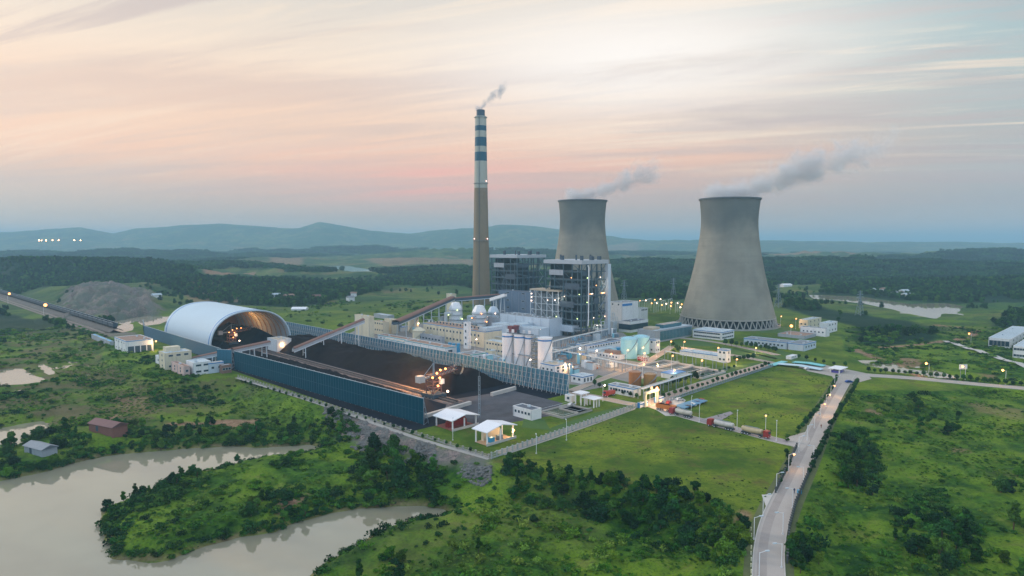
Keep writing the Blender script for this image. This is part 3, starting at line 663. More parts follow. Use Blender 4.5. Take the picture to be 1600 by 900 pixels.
def shrubmesh(k, nq, sz, mat, fl=.6):
    g = np.random.default_rng(k); L = [(g.normal() * .35, g.normal() * .35, .35 + .2 * g.random(), .5 + .25 * g.random(), (.5 + .2 * g.random()) * fl) for _ in range(5)]
    return quadmesh('shrub_leaves', leafcloud(L, nq, sz, k + 900, .5), mat)
shr = [shrubmesh(1, 170, .12, leafm), shrubmesh(2, 150, .13, leafl, .45), shrubmesh(3, 170, .12, leafd, .9), shrubmesh(4, 140, .13, leafl, .35), shrubmesh(5, 150, .12, leafm, .5)]
# near scrub
def sample(nn, y0, y1, wedge=.86):
    y = np.sqrt(rng.random(nn) * (y1 ** 2 - y0 ** 2) + y0 ** 2); x = (rng.random(nn) * 2 - 1) * (wedge * y + 15); return x, y
def open_land(x, y):
    return ((dpoly(PLAT, x, y) > 2) | ((x < -178) & (x * .714 + y * .70 < 148))) & offshed(x, y) & (dline(ROAD, x, y) > 7) & (dline(ROAD_E, x, y) > 8) & (dpoly(LAKE, x, y) > 1.0) & (dpoly(FIELD1, x, y) > 1.5) & (dpoly(FIELD2, x, y) > 1)
x, y = sample(60000, 135, 600)
dens = sst(fbm(x, y, 16, 3, 61), .40, .66); keep = (rng.random(len(x)) < .05 + .62 * dens) & open_land(x, y) & ((dpoly(RIP, x, y) > -1) | (fbm(x, y, 8, 2, 3) < .47))
for P, z in PONDS: keep &= dpoly(P, x, y) > 1
for P, s in SOIL_PX: keep &= dpoly(P, x, y) > -1
keep &= dline(RAILC, x, y) > 12
x, y, dens = x[keep], y[keep], dens[keep]; z = height(x, y); kk = z > np.where(y < 330, LAKE_Z + .1, -50); x, y, z, dens = x[kk], y[kk], z[kk], dens[kk]
fq = fbm(x, y, 30, 3, 71); pid = np.where(fq > .50, rng.choice([1, 3, 4], len(x)), np.where(fq < .38, rng.choice([0, 2, 0, 4], len(x)), rng.choice([0, 1, 3, 4], len(x))))
print('scrub', len(x))
scatter('scrub', np.stack([x, y, z - .05], -1), rng.random(len(x)) * 6.28, .45 + 1.15 * rng.random(len(x)) ** 2 * (.5 + dens) + (y > 330) * .4, pid, shr, 'low green scrub covering the rough slopes')
x, y = sample(130000, 135, 420); keep = open_land(x, y) & (rng.random(len(x)) < .45 * sst(fbm(x, y, 22, 3, 141), .38, .6)) & (dpoly(RIP, x, y) > 0); x, y = x[keep], y[keep]; z = height(x, y); kk = z > np.where(y < 330, LAKE_Z + .1, -50); x, y, z = x[kk], y[kk], z[kk]; print('tufts', len(x))
scatter('tall_grass', np.stack([x, y, z + .1], -1), rng.random(len(x)) * 6.28, .25 + .45 * rng.random(len(x)), rng.choice([1, 3, 3, 4], len(x)), shr, 'yellow green tall grass tufts on the rough ground')
x, y = sample(60000, 170, 420); fl = (dpoly(FIELD1, x, y) < -1) | (dpoly(FIELD2, x, y) < -1); keep = fl & (rng.random(len(x)) < .02 + .5 * sst(fbm(x, y, 13, 4, 143), .56, .66)); x, y = x[keep], y[keep]; print('weeds', len(x))
scatter('field_weeds', np.stack([x, y, height(x, y) - .03], -1), rng.random(len(x)) * 6.28, .16 + .28 * rng.random(len(x)) ** 2, rng.choice([0, 2, 3], len(x)), shr, 'low weeds scattered over the mown fields')
# bank fringe and belt undergrowth
x, y = sample(60000, 135, 600); dl = dpoly(LAKE, x, y); keep = (dl > .6) & (dl < 5) & (rng.random(len(x)) < .9) & (y < 330)
x, y = x[keep], y[keep]; z = height(x, y); x, y, z = x[z > -10], y[z > -10], z[z > -10]
scatter('bank_vegetation', np.stack([x, y, z - .1], -1), rng.random(len(x)) * 6.28, .7 + 1.5 * rng.random(len(x)) ** 2, rng.choice([0, 2, 2], len(x)), shr, 'leafy growth along the lake banks')
x, y = sample(90000, 140, 330); kp = np.zeros(len(x), bool)
BELTS = [poly(p, -6) for p in ([(780, 745), (860, 765), (1000, 788), (1100, 805), (1165, 842), (1178, 905), (1100, 910), (1080, 870), (990, 832), (900, 812), (790, 790)], [(540, 700), (620, 712), (700, 742), (710, 780), (640, 796), (580, 780), (540, 745)], [(200, 672), (300, 664), (420, 668), (530, 660), (570, 690), (500, 698), (400, 694), (300, 698), (210, 702)], [(0, 695), (130, 670), (200, 672), (200, 704), (110, 722), (0, 748)], [(152, 800), (165, 788), (230, 762), (300, 742), (315, 762), (240, 790), (200, 806), (180, 850), (165, 850)], [(375, 800), (430, 765), (520, 760), (610, 768), (645, 790), (520, 800), (440, 820), (385, 838)], [(1305, 700), (1350, 688), (1378, 730), (1375, 780), (1325, 782), (1303, 740)], [(1385, 800), (1470, 785), (1525, 840), (1545, 905), (1475, 905), (1395, 850)], [(1225, 850), (1268, 838), (1295, 905), (1222, 915)])]
for P in BELTS: kp |= inside(P, x, y)
x, y = x[kp], y[kp]; z = height(x, y); kp = (z > LAKE_Z + .05) & offshed(x, y) & (dline(ROAD, x, y) > 6.5) & (rng.random(len(x)) < .10); x, y, z = x[kp], y[kp], z[kp]
print('belt', len(x)); scatter('undergrowth', np.stack([x, y, z - .1], -1), rng.random(len(x)) * 6.28, 1.0 + 1.3 * rng.random(len(x)), rng.choice([0, 2, 0, 4], len(x)), shr, 'dense dark undergrowth between the trees of the belts')
x = rng.uniform(-330, 120, 16000); y = rng.uniform(520, 860, 16000); bb_ = x * .714 + y * .70; keep = (bb_ > 300) & (dpoly(np.array([AB(a, b)[:2] for a, b in ((205, 250), (205, 470), (330, 470), (505, 455), (505, 250))]), x, y) > 4) & (rng.random(len(x)) < .03 + .3 * sst(fbm(x, y, 45, 4, 161), .52, .62))
for o_ in (TWP := [(197, 609, 60), (78, 723, 55), (-38, 814, 30)]): keep &= np.hypot(x - o_[0], y - o_[1]) > o_[2]
x, y = x[keep], y[keep]; scatter('bushes', np.stack([x, y, height(x, y) - .1], -1), rng.random(len(x)) * 6.28, .8 + 2.2 * rng.random(len(x)) ** 2, rng.integers(0, 5, len(x)), shr, 'scattered bushes on the grass behind the plant')
# mid distance woods
midp = []
for k in range(4):
    midp.append(quadmesh('tree_leaves', leafcloud(rand_lobes(500 + k, 7.5, 3.0, 8, .2), 260, .55, 510 + k), (leafd, leafd, leafm, leafd)[k]))
x, y = sample(75000, 500, 1350, .9); fm = forest_mask(x, y) * sst(height(x, y), -1.2, .2); hedge = (fbm(x, y, 60, 3, 91) > .60) * .10
for P in CLEAR_PX: hedge = hedge * np.where(dpoly(P, x, y) > 3, 1, .35)
keep = ((rng.random(len(x)) < fm * .62) | ((rng.random(len(x)) < hedge) & (dpoly(PLAT, x, y) > 8))) & (dpoly(PLAT, x, y) > 8)
for P, z_ in PONDS: keep &= dpoly(P, x, y) > 3
keep &= (dline(RAILC, x, y) > 17) & (dline(ROAD_E, x, y) > 14)
x, y = x[keep], y[keep]; z = height(x, y); print('woods', len(x))
scatter('woods', np.stack([x, y, z - .6], -1), rng.random(len(x)) * 6.28, .6 + .55 * rng.random(len(x)), rng.integers(0, 4, len(x)), midp, 'dark woods beyond the power station')
farp = []
for k in range(3):
    g = np.random.default_rng(700 + k); L = [(g.normal() * 11, g.normal() * 11, 2.2 + 1.5 * g.random(), 3.5 + 2 * g.random(), 2.2 + 1.5 * g.random()) for _ in range(18)]
    farp.append(quadmesh('wood_leaves', leafcloud(L, 700, 1.5, 710 + k, .6), leafd))
x, y = sample(60000, 1300, 4600, .9); fm = forest_mask(x, y); keep = rng.random(len(x)) < fm * .5
for P, z_ in PONDS: keep &= dpoly(P, x, y) > 25
x, y = x[keep], y[keep]; z = height(x, y); print('far woods', len(x))
scatter('woods', np.stack([x, y, z - 1.0], -1), rng.random(len(x)) * 6.28, .8 + .7 * rng.random(len(x)), rng.integers(0, 3, len(x)), farp, 'distant wooded hills fading into haze')
# rip-rap stones
sb = MB(); ph = (1 + 5 ** .5) / 2
ico = [(-1, ph, 0), (1, ph, 0), (-1, -ph, 0), (1, -ph, 0), (0, -1, ph), (0, 1, ph), (0, -1, -ph), (0, 1, -ph), (ph, 0, -1), (ph, 0, 1), (-ph, 0, -1), (-ph, 0, 1)]
icf = [(0, 11, 5), (0, 5, 1), (0, 1, 7), (0, 7, 10), (0, 10, 11), (1, 5, 9), (5, 11, 4), (11, 10, 2), (10, 7, 6), (7, 1, 8), (3, 9, 4), (3, 4, 2), (3, 2, 6), (3, 6, 8), (3, 8, 9), (4, 9, 5), (2, 4, 11), (6, 2, 10), (8, 6, 7), (9, 8, 1)]
stone = M('rip_rap_stone', (.15, .15, .145), .95, .5, .7)
sb.add([(a * .3 * random.uniform(.7, 1.2), b_ * .22 * random.uniform(.7, 1.2), c_ * .18) for a, b_, c_ in ico], icf, stone); o = sb.build('stone'); stm = o.data; bpy.data.objects.remove(o)
lo, hi = RIP.min(0), RIP.max(0); x = rng.uniform(lo[0], hi[0], 30000); y = rng.uniform(lo[1], hi[1], 30000); keep = (dpoly(RIP, x, y) < 1.5) & (dpoly(PLAT, x, y) > -1) & (fbm(x, y, 8, 2, 3) > .47); x, y = x[keep], y[keep]
scatter('rubble', np.stack([x, y, height(x, y) + .05], -1), rng.random(len(x)) * 6.28, .4 + 1.3 * rng.random(len(x)) ** 2, np.zeros(len(x), int), [stm], 'grey rubble stone facing on the embankment slope')
print('individual trees', NTREE)
# ================================================================== BUILDINGS
def solve_len(P, d, px):
    lo_, hi_ = 0.0, 400.0; s = PJ(P[0] + d[0], P[1] + d[1], P[2])[0] > PJ(*P)[0]
    for _ in range(40):
        m_ = (lo_ + hi_) / 2; q_ = PJ(P[0] + d[0] * m_, P[1] + d[1] * m_, P[2])[0]
        if (q_ < px) == s: lo_ = m_
        else: hi_ = m_
    return lo_
def solve_h(P, py):
    lo_, hi_ = 0.0, 400.0
    for _ in range(40):
        m_ = (lo_ + hi_) / 2
        if PJ(P[0], P[1], P[2] + m_)[1] > py: lo_ = m_
        else: hi_ = m_
    return lo_
WINM = {}
def window_mesh(w, h, glass=None):
    key = (round(w, 1), round(h, 1), (glass or glassd).name)
    if key not in WINM:
        b = MB(); f = .12; b.box(-w / 2, -.07, -h / 2, w / 2, 0, -h / 2 + f, framew); b.box(-w / 2, -.07, h / 2 - f, w / 2, 0, h / 2, framew)
        b.box(-w / 2, -.07, -h / 2 + f, -w / 2 + f, 0, h / 2 - f, framew); b.box(w / 2 - f, -.07, -h / 2 + f, w / 2, 0, h / 2 - f, framew)
        b.box(-w / 2 + f, -.04, -h / 2 + f, w / 2 - f, 0, h / 2 - f, glass or glassd); o = b.build('window'); WINM[key] = o.data; bpy.data.objects.remove(o)
    return WINM[key]
def windows(root, la, lb, h, face, rows, cols, w=1.6, hh=1.4, z0=1.4, z1=None, glass=None, m0=.06):
    z1 = z1 or h - 1.2; L = la if face == 'L' else lb
    for r_ in range(rows):
        z = z0 + hh / 2 + (z1 - z0 - hh) * (r_ / max(rows - 1, 1)) if rows > 1 else (z0 + z1) / 2
        for c_ in range(cols):
            t_ = L * (m0 + (1 - 2 * m0) * (c_ + .5) / cols)
            loc = (-.01, t_, z) if face == 'L' else (t_, -.01, z)
            link_mesh('window', window_mesh(w, hh, glass), root, loc, -math.pi / 2 if face == 'L' else 0)
ENVB = {}
def building(name, label, near, lx, rx, ty, wall, roof, trim=None, cat='building', wl=None, wr=None, dl_=None, dr_=None, band=.5, la=None, lb=None, z=None, group=None, vents=0, h=None):
    p = GT(*near) if z is None else G(near[0], near[1], z)
    la = la or solve_len(p, AX, lx); lb = lb or solve_len(p, BX, rx); h = h or solve_h(p, ty)
    root = empty(name, tuple(p), ANG); tag(root, label, cat, group)
    b = MB(); b.box(0, 0, -.5, lb, la, h - .5, wall); b.build('wall', root)
    t_ = .25; b = MB()
    for (x0, y0, x1, y1) in ((0, 0, lb, t_), (0, la - t_, lb, la), (0, t_, t_, la - t_), (lb - t_, t_, lb, la - t_)): b.box(x0 - .04, y0 - .04, h - .5, x1 + .04, y1 + .04, h, wall)
    b.build('parapet', root)
    b = MB(); b.box(t_ + .05, t_ + .05, h - .5, lb - t_ - .05, la - t_ - .05, h - .28, roof); rf = b.build('roof', root)
    vents = vents or (2 if la * lb > 90 else 1 if la * lb > 40 else 0)
    if la > 8:
        b = MB(); k_ = max(1, int(la / 9))
        for i in range(k_ + 1): yy = .4 + (la - .8) * i / k_; b.box(-.16, yy - .07, 0, -.005, yy + .07, h - .55 - (band if trim else 0), grey)
        if k_ < 40: b.build('downpipe', root)
    for i in range(vents):
        v = MB(); vx, vy = random.uniform(.2, .8) * lb, (i + .5) / vents * la if la > lb else random.uniform(.2, .8) * la
        if lb > la: vx = (i + .5) / vents * lb
        v.box(vx - .6, vy - .6, h - .28, vx + .6, vy + .6, h + .55, steell); v.build('roof_vent', rf)
    if trim:
        b = MB(); e = .09; z0, z1 = h - .15 - band, h - .15
        b.box(-e, -e, z0, lb + e, -.05, z1, trim); b.box(-e, la + .05, z0, lb + e, la + e, z1, trim); b.box(-e, -.05, z0, -.05, la + .05, z1, trim); b.box(lb + .05, -.05, z0, lb + e, la + .05, z1, trim)
        b.build('roof_trim', root)
    if wl: windows(root, la, lb, h, 'L', *wl)
    if wr: windows(root, la, lb, h, 'R', *wr)
    for face, dd in (('L', dl_), ('R', dr_)):
        if dd:
            for (f, w, hh) in dd:
                b = MB(); b.box(-w / 2, -.08, -.2, w / 2, 0, hh, steeld); b.build('door', root, loc=(-.01, la * f, 0) if face == 'L' else (lb * f, -.01, 0), rz=-math.pi / 2 if face == 'L' else 0)
    return root, la, lb, h
def rbox(root, name, x0, y0, z0, x1, y1, z1, m): b = MB(); b.box(x0, y0, z0, x1, y1, z1, m); return b.build(name, root)

# left side
r, la, lb, h = building('unloading_shed', 'white rail unloading shed with open dark bays and a brown roof', (197.6, 552), 179.5, 239.6, 533, white, roofbrown, bluetrim, 'shed', wl=(2, 4, 1.5, 1.2, 1.2, 7))
rbox(r, 'bay_shade_sheet', 1.0, -.06, -.2, lb - 1, .0, h * .52, steeld)  # dark sheet on the wall, coloured as the shade inside the open bays
for f in (.3, .52, .75): rbox(r, 'column', lb * f - .3, -.3, -.2, lb * f + .3, -.065, h * .54, white)
building('low_canopy_building', 'low building with a bright blue flat roof beside the railway', (172, 540), 143, 178, 533.5, grey, M('bright_blue_roof', (.12, .45, .68), .5, .1), None, 'building')
building('pump_building', 'small pale cube building left of the cream block', (252, 571), 243, 262, 558, white, roofpale, None, wl=(1, 1), wr=(1, 2))
r, la, lb, h = building('cream_building', 'cream block of three floors beside the coal vault screen', (259, 578.5), 249, 300, 552, cream, roofpale, None, wl=(3, 1), wr=(2, 3, 2.6, 1.3), dr_=[(.3, 3, 3)])
rbox(r, 'roof_room', lb * .15, la * .5, h - .28, lb * .7, la * .95, h + 2.5, cream)
building('annex', 'pale pink low annex at the left end of the small row', (288, 588), 268, 297, 572.5, M('pink_render', (.58, .42, .38), .8, .2, stain=.4), roofbrown, None, wl=(2, 2), wr=(1, 1))
building('service_building', 'two storey white service building with dark strip windows', (303, 587), 291, 330, 567, white, roofpale, None, wr=(2, 2, 3.0, 1.2), wl=(1, 1))
building('service_shed', 'pale blue service shed with a tan roof in the small row', (326, 584), 322, 350, 567.5, pale, rooftan, bluetrim, wr=(1, 2))
building('service_hut', 'rusty brown hut at the right end of the small row', (347, 584), 343, 362, 571, M('brown_brick', (.25, .15, .12), .85, .3, .6), roofpale, None, wr=(1, 3))

def gable_shed(name, label, near, lx, rx, ty, wall, roof, cat='shed', ridge='B', z=None):
    p = GT(*near) + np.array([0, 0, .6]); la = solve_len(p, AX, lx); lb = solve_len(p, BX, rx); h = max(2.6, solve_h(p, ty))
    root = empty(name, tuple(p), ANG); tag(root, label, cat); rbox(root, 'wall', 0, 0, -2.5, lb, la, h, wall)
    b = MB(); e = .5; rz_ = h + la * .22 if ridge == 'B' else h + lb * .22
    if ridge == 'B': vs = [(-e, -e, h), (lb + e, -e, h), (lb + e, la / 2, rz_), (-e, la / 2, rz_), (-e, la + e, h), (lb + e, la + e, h)]; fs = [(0, 1, 2, 3), (3, 2, 5, 4), (0, 3, 4), (1, 5, 2)]
    else: vs = [(-e, -e, h), (-e, la + e, h), (lb / 2, la + e, rz_), (lb / 2, -e, rz_), (lb + e, -e, h), (lb + e, la + e, h)]; fs = [(0, 3, 2, 1), (3, 4, 5, 2), (0, 4, 3), (1, 2, 5)]
    b.add([(x, y, z_ + .05) for x, y, z_ in vs], fs, roof); b.add([(x, y, z_ - .12) for x, y, z_ in vs], [f[::-1] for f in fs], roof); b.build('roof', root)
    return root
def long_shed(label, pl, pr, wd, hh, wall, roof):
    a_ = GT(*pl); b_ = GT(*pr); L = math.hypot(*(b_ - a_)[:2]); z_ = max(a_[2], b_[2]) + .2; root = empty('farm_shed', (a_[0], a_[1], z_), math.atan2(b_[1] - a_[1], b_[0] - a_[0])); tag(root, label, 'shed')
    rbox(root, 'wall', 0, 0, -2.5, L, wd, hh, wall); m_ = MB(); e = .5; vs = [(-e, -e, hh), (L + e, -e, hh), (L + e, wd / 2, hh + wd * .24), (-e, wd / 2, hh + wd * .24), (-e, wd + e, hh), (L + e, wd + e, hh)]; fs = [(0, 1, 2, 3), (3, 2, 5, 4), (0, 3, 4), (1, 5, 2)]
    m_.add(vs, fs, roof); m_.add([(x, y, z - .12) for x, y, z in vs], [f[::-1] for f in fs], roof); m_.build('roof', root)
    rbox(root, 'door', L * .3, -.06, -.2, L * .3 + 1.6, -.005, 2.0, steeld)
long_shed('long lakeside shed with a dull red gable roof', (139, 671), (176, 684), 6.5, 2.6, M('red_brick', (.22, .10, .08), .9, .2, .6), M('red_roof', (.19, .105, .10), .85, .2, .4))
long_shed('lakeside shed with a grey metal roof left of the red one', (38, 706), (66, 716), 5.5, 2.4, grey, M('metal_roof', (.20, .235, .27), .7, .2, .4))

# cream production block and front row
building('long_plant_building', 'long cream four storey block with rows of small windows', (757, 544), 661, 784, 518, cream, roofbrown, bluetrim, wl=(3, 16, 1.7, 1.7, 2, 15))
building('stair_tower', 'narrow white stair tower on the front of the long cream block', (731, 545.5), 724.5, 736, 503.5, white, roofgrey, None, 'tower', wl=(4, 1, 1.6, 1.8, 2.5))
building('pale_wing', 'pale blue wing with a low shed roof beside the silos', (758, 543), 748, 789, 513, pale, roofpale, None)
building('low_wing', 'two storey cream wing between the long block and the silos', (798, 557), 757, 812, 537.5, cream, roofpale, None, wl=(2, 8, 1.7, 1.3, 1.6))
building('workshop_hall', 'long hall with a brown roof and teal edge behind the lattice screen', (697, 557), 632, 713.5, 543, white, roofbrown, tealtrim, 'hall', vents=3, dr_=[(.4, 3.5, 4)])
building('workshop_hall', 'low white hall directly behind the lattice screen with roof lights', (688, 562), 622, 694, 549, white, roofw, tealtrim, 'hall')
building('store_building', 'white store with a brown roof and small windows at the left of the row', (643, 541), 590, 656, 532, white, roofbrown, tealtrim, wl=(1, 9, 1.5, 1.3, 1.2))
building('store_building', 'low white store next to the transfer tower foot', (668, 548), 600, 676, 541, white, rooftan, tealtrim, wl=(1, 12, 1.3, 1.1, 1.2))
building('green_edged_office', 'small flat office with a green roof edge near the blue vessels', (733, 567), 715, 760, 554.5, white, roofgrey, M('green_trim', (.03, .33, .28), .5, .1), wr=(1, 4, 1.6, 1.2, 1.5), vents=3)
building('dark_shed', 'low dark shed with open front below the long cream block', (691, 538.5), 652, 695, 526.5, grey, roofdark, None, 'shed', wl=(1, 7, 2.6, 1.5, 1.2))
building('transfer_tower', 'tall cream conveyor transfer tower at the left of the plant', (577.5, 531), 554.5, 585, 494.5, cream, rooftan, None, 'tower')
building('window_block', 'small cream block with two rows of windows beside the tall transfer tower', (600, 524), 584, 608, 503, cream, roofbrown, None, wl=(2, 4, 1.6, 1.5, 3))
building('transfer_tower', 'shorter cream transfer tower with a window slot', (613, 522), 600.5, 622.5, 499.5, cream, rooftan, None, 'tower', wr=(1, 1, 5, 2, 6))
building('transfer_tower', 'pale transfer tower where the far gallery ends on the grass', (707, 497), 697.5, 713, 459.5, cream, rooftan, None, 'tower')
building('transfer_house', 'white transfer house with a floodlight inside the coal yard', (433, 550), 418, 455.5, 531, white, rooftan, None, 'tower')
building('low_shed', 'long low open shed with a pale roof on the grass behind the towers', (606, 499), 584, 616, 493, grey, roofpale, None, 'shed')

# power block
building('turbine_hall', 'long white turbine hall with a row of roof vents', (859, 527), 781, 881, 498.5, pale, roofgrey, None, 'hall', vents=14, dl_=[(.2, 4, 5)])
building('turbine_annex', 'low pale annex along the foot of the turbine hall', (842, 531), 768, 858, 514, pale, roofpale, None)
building('bunker_bay', 'slate blue coal bunker block between the two boiler frames', (833, 505), 779, 846, 457, slate, roofdark, None, wr=(3, 1, 2.5, 1.6, 14), wl=(3, 2, 4, 1.5, 12))
building('bunker_bay', 'slate blue block behind the chimney base', (800, 498), 767, 822, 462, slate, roofdark, None)
building('duct_house', 'grey duct house between chimney and turbine hall', (800, 515), 762, 812, 500, grey, roofgrey, None)
building('red_roof_shed', 'small dark red shed beside the silo tops', (800, 528), 793, 812, 510, M('maroon_cladding', (.20, .06, .07), .7, .2, .4), M('maroon_roof', (.36, .13, .11), .7, .2, .4), None, 'shed')
building('pale_plant_house', 'pale machinery house left of the turbine hall gable', (815, 526), 795, 838, 507, pale, roofpale, None)
building('control_building', 'tall white control building with a blue band', (972, 514), 951, 997, 473, white, roofgrey, None, wl=(2, 2))
_r = [o for o in bpy.data.objects if o.get('label') == 'tall white control building with a blue band'][0]
for c_ in (('blue_band', -.06, -.12, 20, 14.5, -.005, 22),): rbox(_r, *c_, bluetrim)
r, la, lb, h = building('control_building', 'white annex with a wrapped strip of dark glazing below the blue banded block', (985, 520), 966, 1012.5, 503, white, roofdark, None, z=0)
rbox(r, 'glazing_strip', -.05, -.25, h * .25, lb * .98, -.005, h * .75, glassd); rbox(r, 'glazing_strip', -.25, -.05, h * .25, -.005, la * .95, h * .75, glassd)
r, la, lb, h = building('control_wing', 'narrow white wing at the right end of the control building', (1001, 505), 990, 1012, 482, white, roofgrey, None, wr=(1, 4, 2, 1.6, 12))
r, la, lb, h = building('office_building', 'grey office block with a long teal glass curtain wall', (1024, 536), 996, 1081, 517, grey, roofpale, None, z=0)
rbox(r, 'curtain_wall', lb * .12, -.3, h * .14, lb * .98, -.005, h * .88, glassteal)
for i in range(1, 22): rbox(r, 'mullion', lb * (.12 + .86 * i / 22) - .06, -.42, h * .14, lb * (.12 + .86 * i / 22) + .06, -.305, h * .88, steel)
rbox(r, 'roof_room', lb * .35, la * .3, h - .2, lb * .85, la * .75, h + 2.5, glassteal)
rbox(r, 'roof_room', lb * .05, la * .3, h - .2, lb * .25, la * .8, h + 1.5, rooftan)
r, la, lb, h = building('office_building', 'pale office building with two strips of windows by the cooling tower', (1127, 532), 1082, 1147, 519, white, roofpale, bluetrim, wl=(2, 12, 2.6, 1.3, 1.2), wr=(2, 6, 2.6, 1.3, 1.2), vents=6)
building('warehouse', 'long white warehouse with a blue roof edge behind the small tanks', (917, 554), 900, 972, 539.5, white, roofdark, bluetrim, 'warehouse', wr=(1, 12, 1.6, 1.2, 4))
building('warehouse_lean_to', 'pale lean-to along the front of the long warehouse', (926, 558), 917, 962, 548, pale, roofpale, None, 'shed')
building('low_store', 'dark roofed low store behind the two blue tanks', (955, 540), 945, 1000, 533, white, roofdark, bluetrim, wr=(1, 6, 1.4, 1.0, 1))
r, la, lb, h = building('lime_house', 'low white house with a brown louvred top near the lamps', (968, 562.5), 929, 977, 555, white, rooftan, None, wl=(1, 7, 1.4, 1.2, 1))
rbox(r, 'louvred_top', lb * .1, la * .15, h - .3, lb * .9, la * .62, h + 2, M('louvre_brown', (.25, .17, .14), .8, .3, .8))
building('tank_house', 'narrow white house directly right of the two blue tanks', (1024, 552), 1012, 1031, 531, pale, roofgrey, bluetrim, wl=(2, 1), wr=(2, 2))
building('pump_house', 'white pump house with a blue edge beside the lattice screen end', (910, 600), 892.5, 927, 588.5, white, roofpale, bluetrim, wr=(1, 3, 1.4, 2.2, .8), wl=(1, 2))
building('long_white_shed', 'long low white shed with a blue edge in front of the rusty tanks', (990, 621), 950.5, 1001.5, 607, white, roofgrey, bluetrim, wl=(1, 8, 1.4, 1.3, 1.3))
building('silo_office', 'white three storey office at the foot of the silos', (866.5, 588), 844.5, 885, 570.5, white, rooftan, bluetrim, wr=(2, 2, 1.8, 1.6, 1.6), wl=(1, 3))
building('coal_office', 'white rectangular store beside the dusty end of the coal yard', (831, 657.5), 801.5, 846, 641, white, roofdark, None, wl=(1, 5, 1.3, 1.3, 1.2, 4.0))
building('guard_hut', 'tiny white hut beside the small settling pond', (893, 628.5), 882.5, 899, 618.5, white, roofpale, None, wl=(1, 1))
building('cube_house', 'white cube with two upper windows at the end of the long blue edged shed', (1135, 567.5), 1121, 1141.5, 547, white, roofgrey, bluetrim, wl=(2, 2), wr=(2, 1))
building('filter_shed', 'long low shed with a blue edge behind the settling basins', (1122, 563), 1062, 1133, 555, white, roofpale, bluetrim, 'shed')
building('long_workshop', 'long low workshop with a blue roof edge near the big cooling tower', (1229, 546), 1162, 1241, 535, pale, roofgrey, bluetrim, wl=(1, 10, 1.6, 1.4, 1))
building('workshop_block', 'shorter block joined to the right of the long workshop', (1256, 549), 1231, 1275, 538, pale, roofgrey, bluetrim, wr=(1, 4, 1.8, 1.6, 1.5))
building('yard_store', 'low grey store behind the long workshop', (1258, 530), 1215, 1275, 525, grey, roofbrown, None)
building('white_house', 'tall rear part of the white house group right of the cooling tower', (1262, 514), 1248, 1283, 500, cream, roofpale, None, wr=(2, 3), wl=(1, 2))
building('white_house', 'long white front block of the house group right of the cooling tower', (1291, 526.5), 1250, 1296, 513.5, white, roofdark, None, wl=(1, 6, 1.4, 1.3, 1.2))
building('white_house', 'two storey white right hand block of the house group', (1293, 521), 1280, 1308, 505, white, roofpale, None, wr=(2, 3, 1.8, 1.5, 1.4))
building('campus_building', 'white flat roofed building with dark bays at the right edge', (1578, 545), 1544, 1612, 530, white, roofpale, None, wl=(1, 5, 3, 4, .8), wr=(2, 6, 2, 1.8, 1.2))
building('campus_building', 'second white building partly cut off by the right edge', (1612, 562), 1582, 1650, 543, white, roofpale, None, wl=(2, 6, 2, 1.6, 1.2))

# ------------------------------------------------------------------ cylinders
def cyl(name, label, cx_, py, r_, ty, m, cat='tank', top='flat', seg=36, band=None, group=None, sp_=None, z0=0, parts=True):
    """upright tank whose foot centre is seen at (cx_, py)"""
    p = G(cx_, py, 0); h = solve_h(p, ty); root = empty(name, tuple(p)); tag(root, label, cat, group)
    b = MB(); b.lathe([(r_, z0), (r_, h)], m, seg); b.build('shell', root, True)
    b = MB(); b.lathe({'flat': [(r_ + .12, h), (r_ + .12, h + .3), (0.01, h + .45)], 'dome': [(r_ + .1, h), (r_ + .1, h + .2), (r_ * .8, h + r_ * .16), (r_ * .4, h + r_ * .26), (.01, h + r_ * .3)], 'cone': [(r_ + .3, h), (r_ * .3, h + r_ * .45), (.01, h + r_ * .5)]}[top], m, seg); rf = b.build('roof', root, True)
    if top != 'cone':
        b = MB()
        for k in range(seg): a = 2 * math.pi * k / seg; a2 = 2 * math.pi * (k + 1) / seg; b.bar((r_ * math.cos(a), r_ * math.sin(a), h + 1.1), (r_ * math.cos(a2), r_ * math.sin(a2), h + 1.1), .07, steell); b.bar((r_ * math.cos(a), r_ * math.sin(a), h), (r_ * math.cos(a), r_ * math.sin(a), h + 1.1), .06, steell)
        b.build('railing', rf)
    if band: b = MB(); b.lathe([(r_ + .03, h - 1.6), (r_ + .06, h - 1.6), (r_ + .06, h - .7), (r_ + .03, h - .7)], band, seg); b.build('painted_band', root, True)
    b = MB(); n_ = int(h / .5)
    for k in range(n_ * 2):
        z_ = h * k / (n_ * 2); a = -2.5 + 2.0 * k / (n_ * 2); a2 = -2.5 + 2.0 * (k + 1) / (n_ * 2); b.bar(((r_ + .35) * math.cos(a), (r_ + .35) * math.sin(a), z_), ((r_ + .35) * math.cos(a2), (r_ + .35) * math.sin(a2), z_ + h / (n_ * 2)), .6, steel, .12)
    b.build('stair', root)
    return root, h
cyl('silo', 'leftmost white ash silo with a blue band', 793.8, 572, 3.6, 522, whitep, 'silo', band=bluetrim, group='white ash silos')
cyl('silo', 'second white ash silo from the left', 812, 574, 3.5, 523.5, whitep, 'silo', band=bluetrim, group='white ash silos')
cyl('silo', 'third white ash silo, partly behind the stair tower', 828, 575, 3.3, 525, whitep, 'silo', band=bluetrim, group='white ash silos')
cyl('silo', 'rightmost and widest white ash silo', 851.5, 579, 4.4, 528, whitep, 'silo', band=bluetrim, group='white ash silos')
cyl('storage_tank', 'light blue round tank nearer the camera', 982.5, 559, 5.4, 529.5, tankb, top='dome', group='light blue tanks')
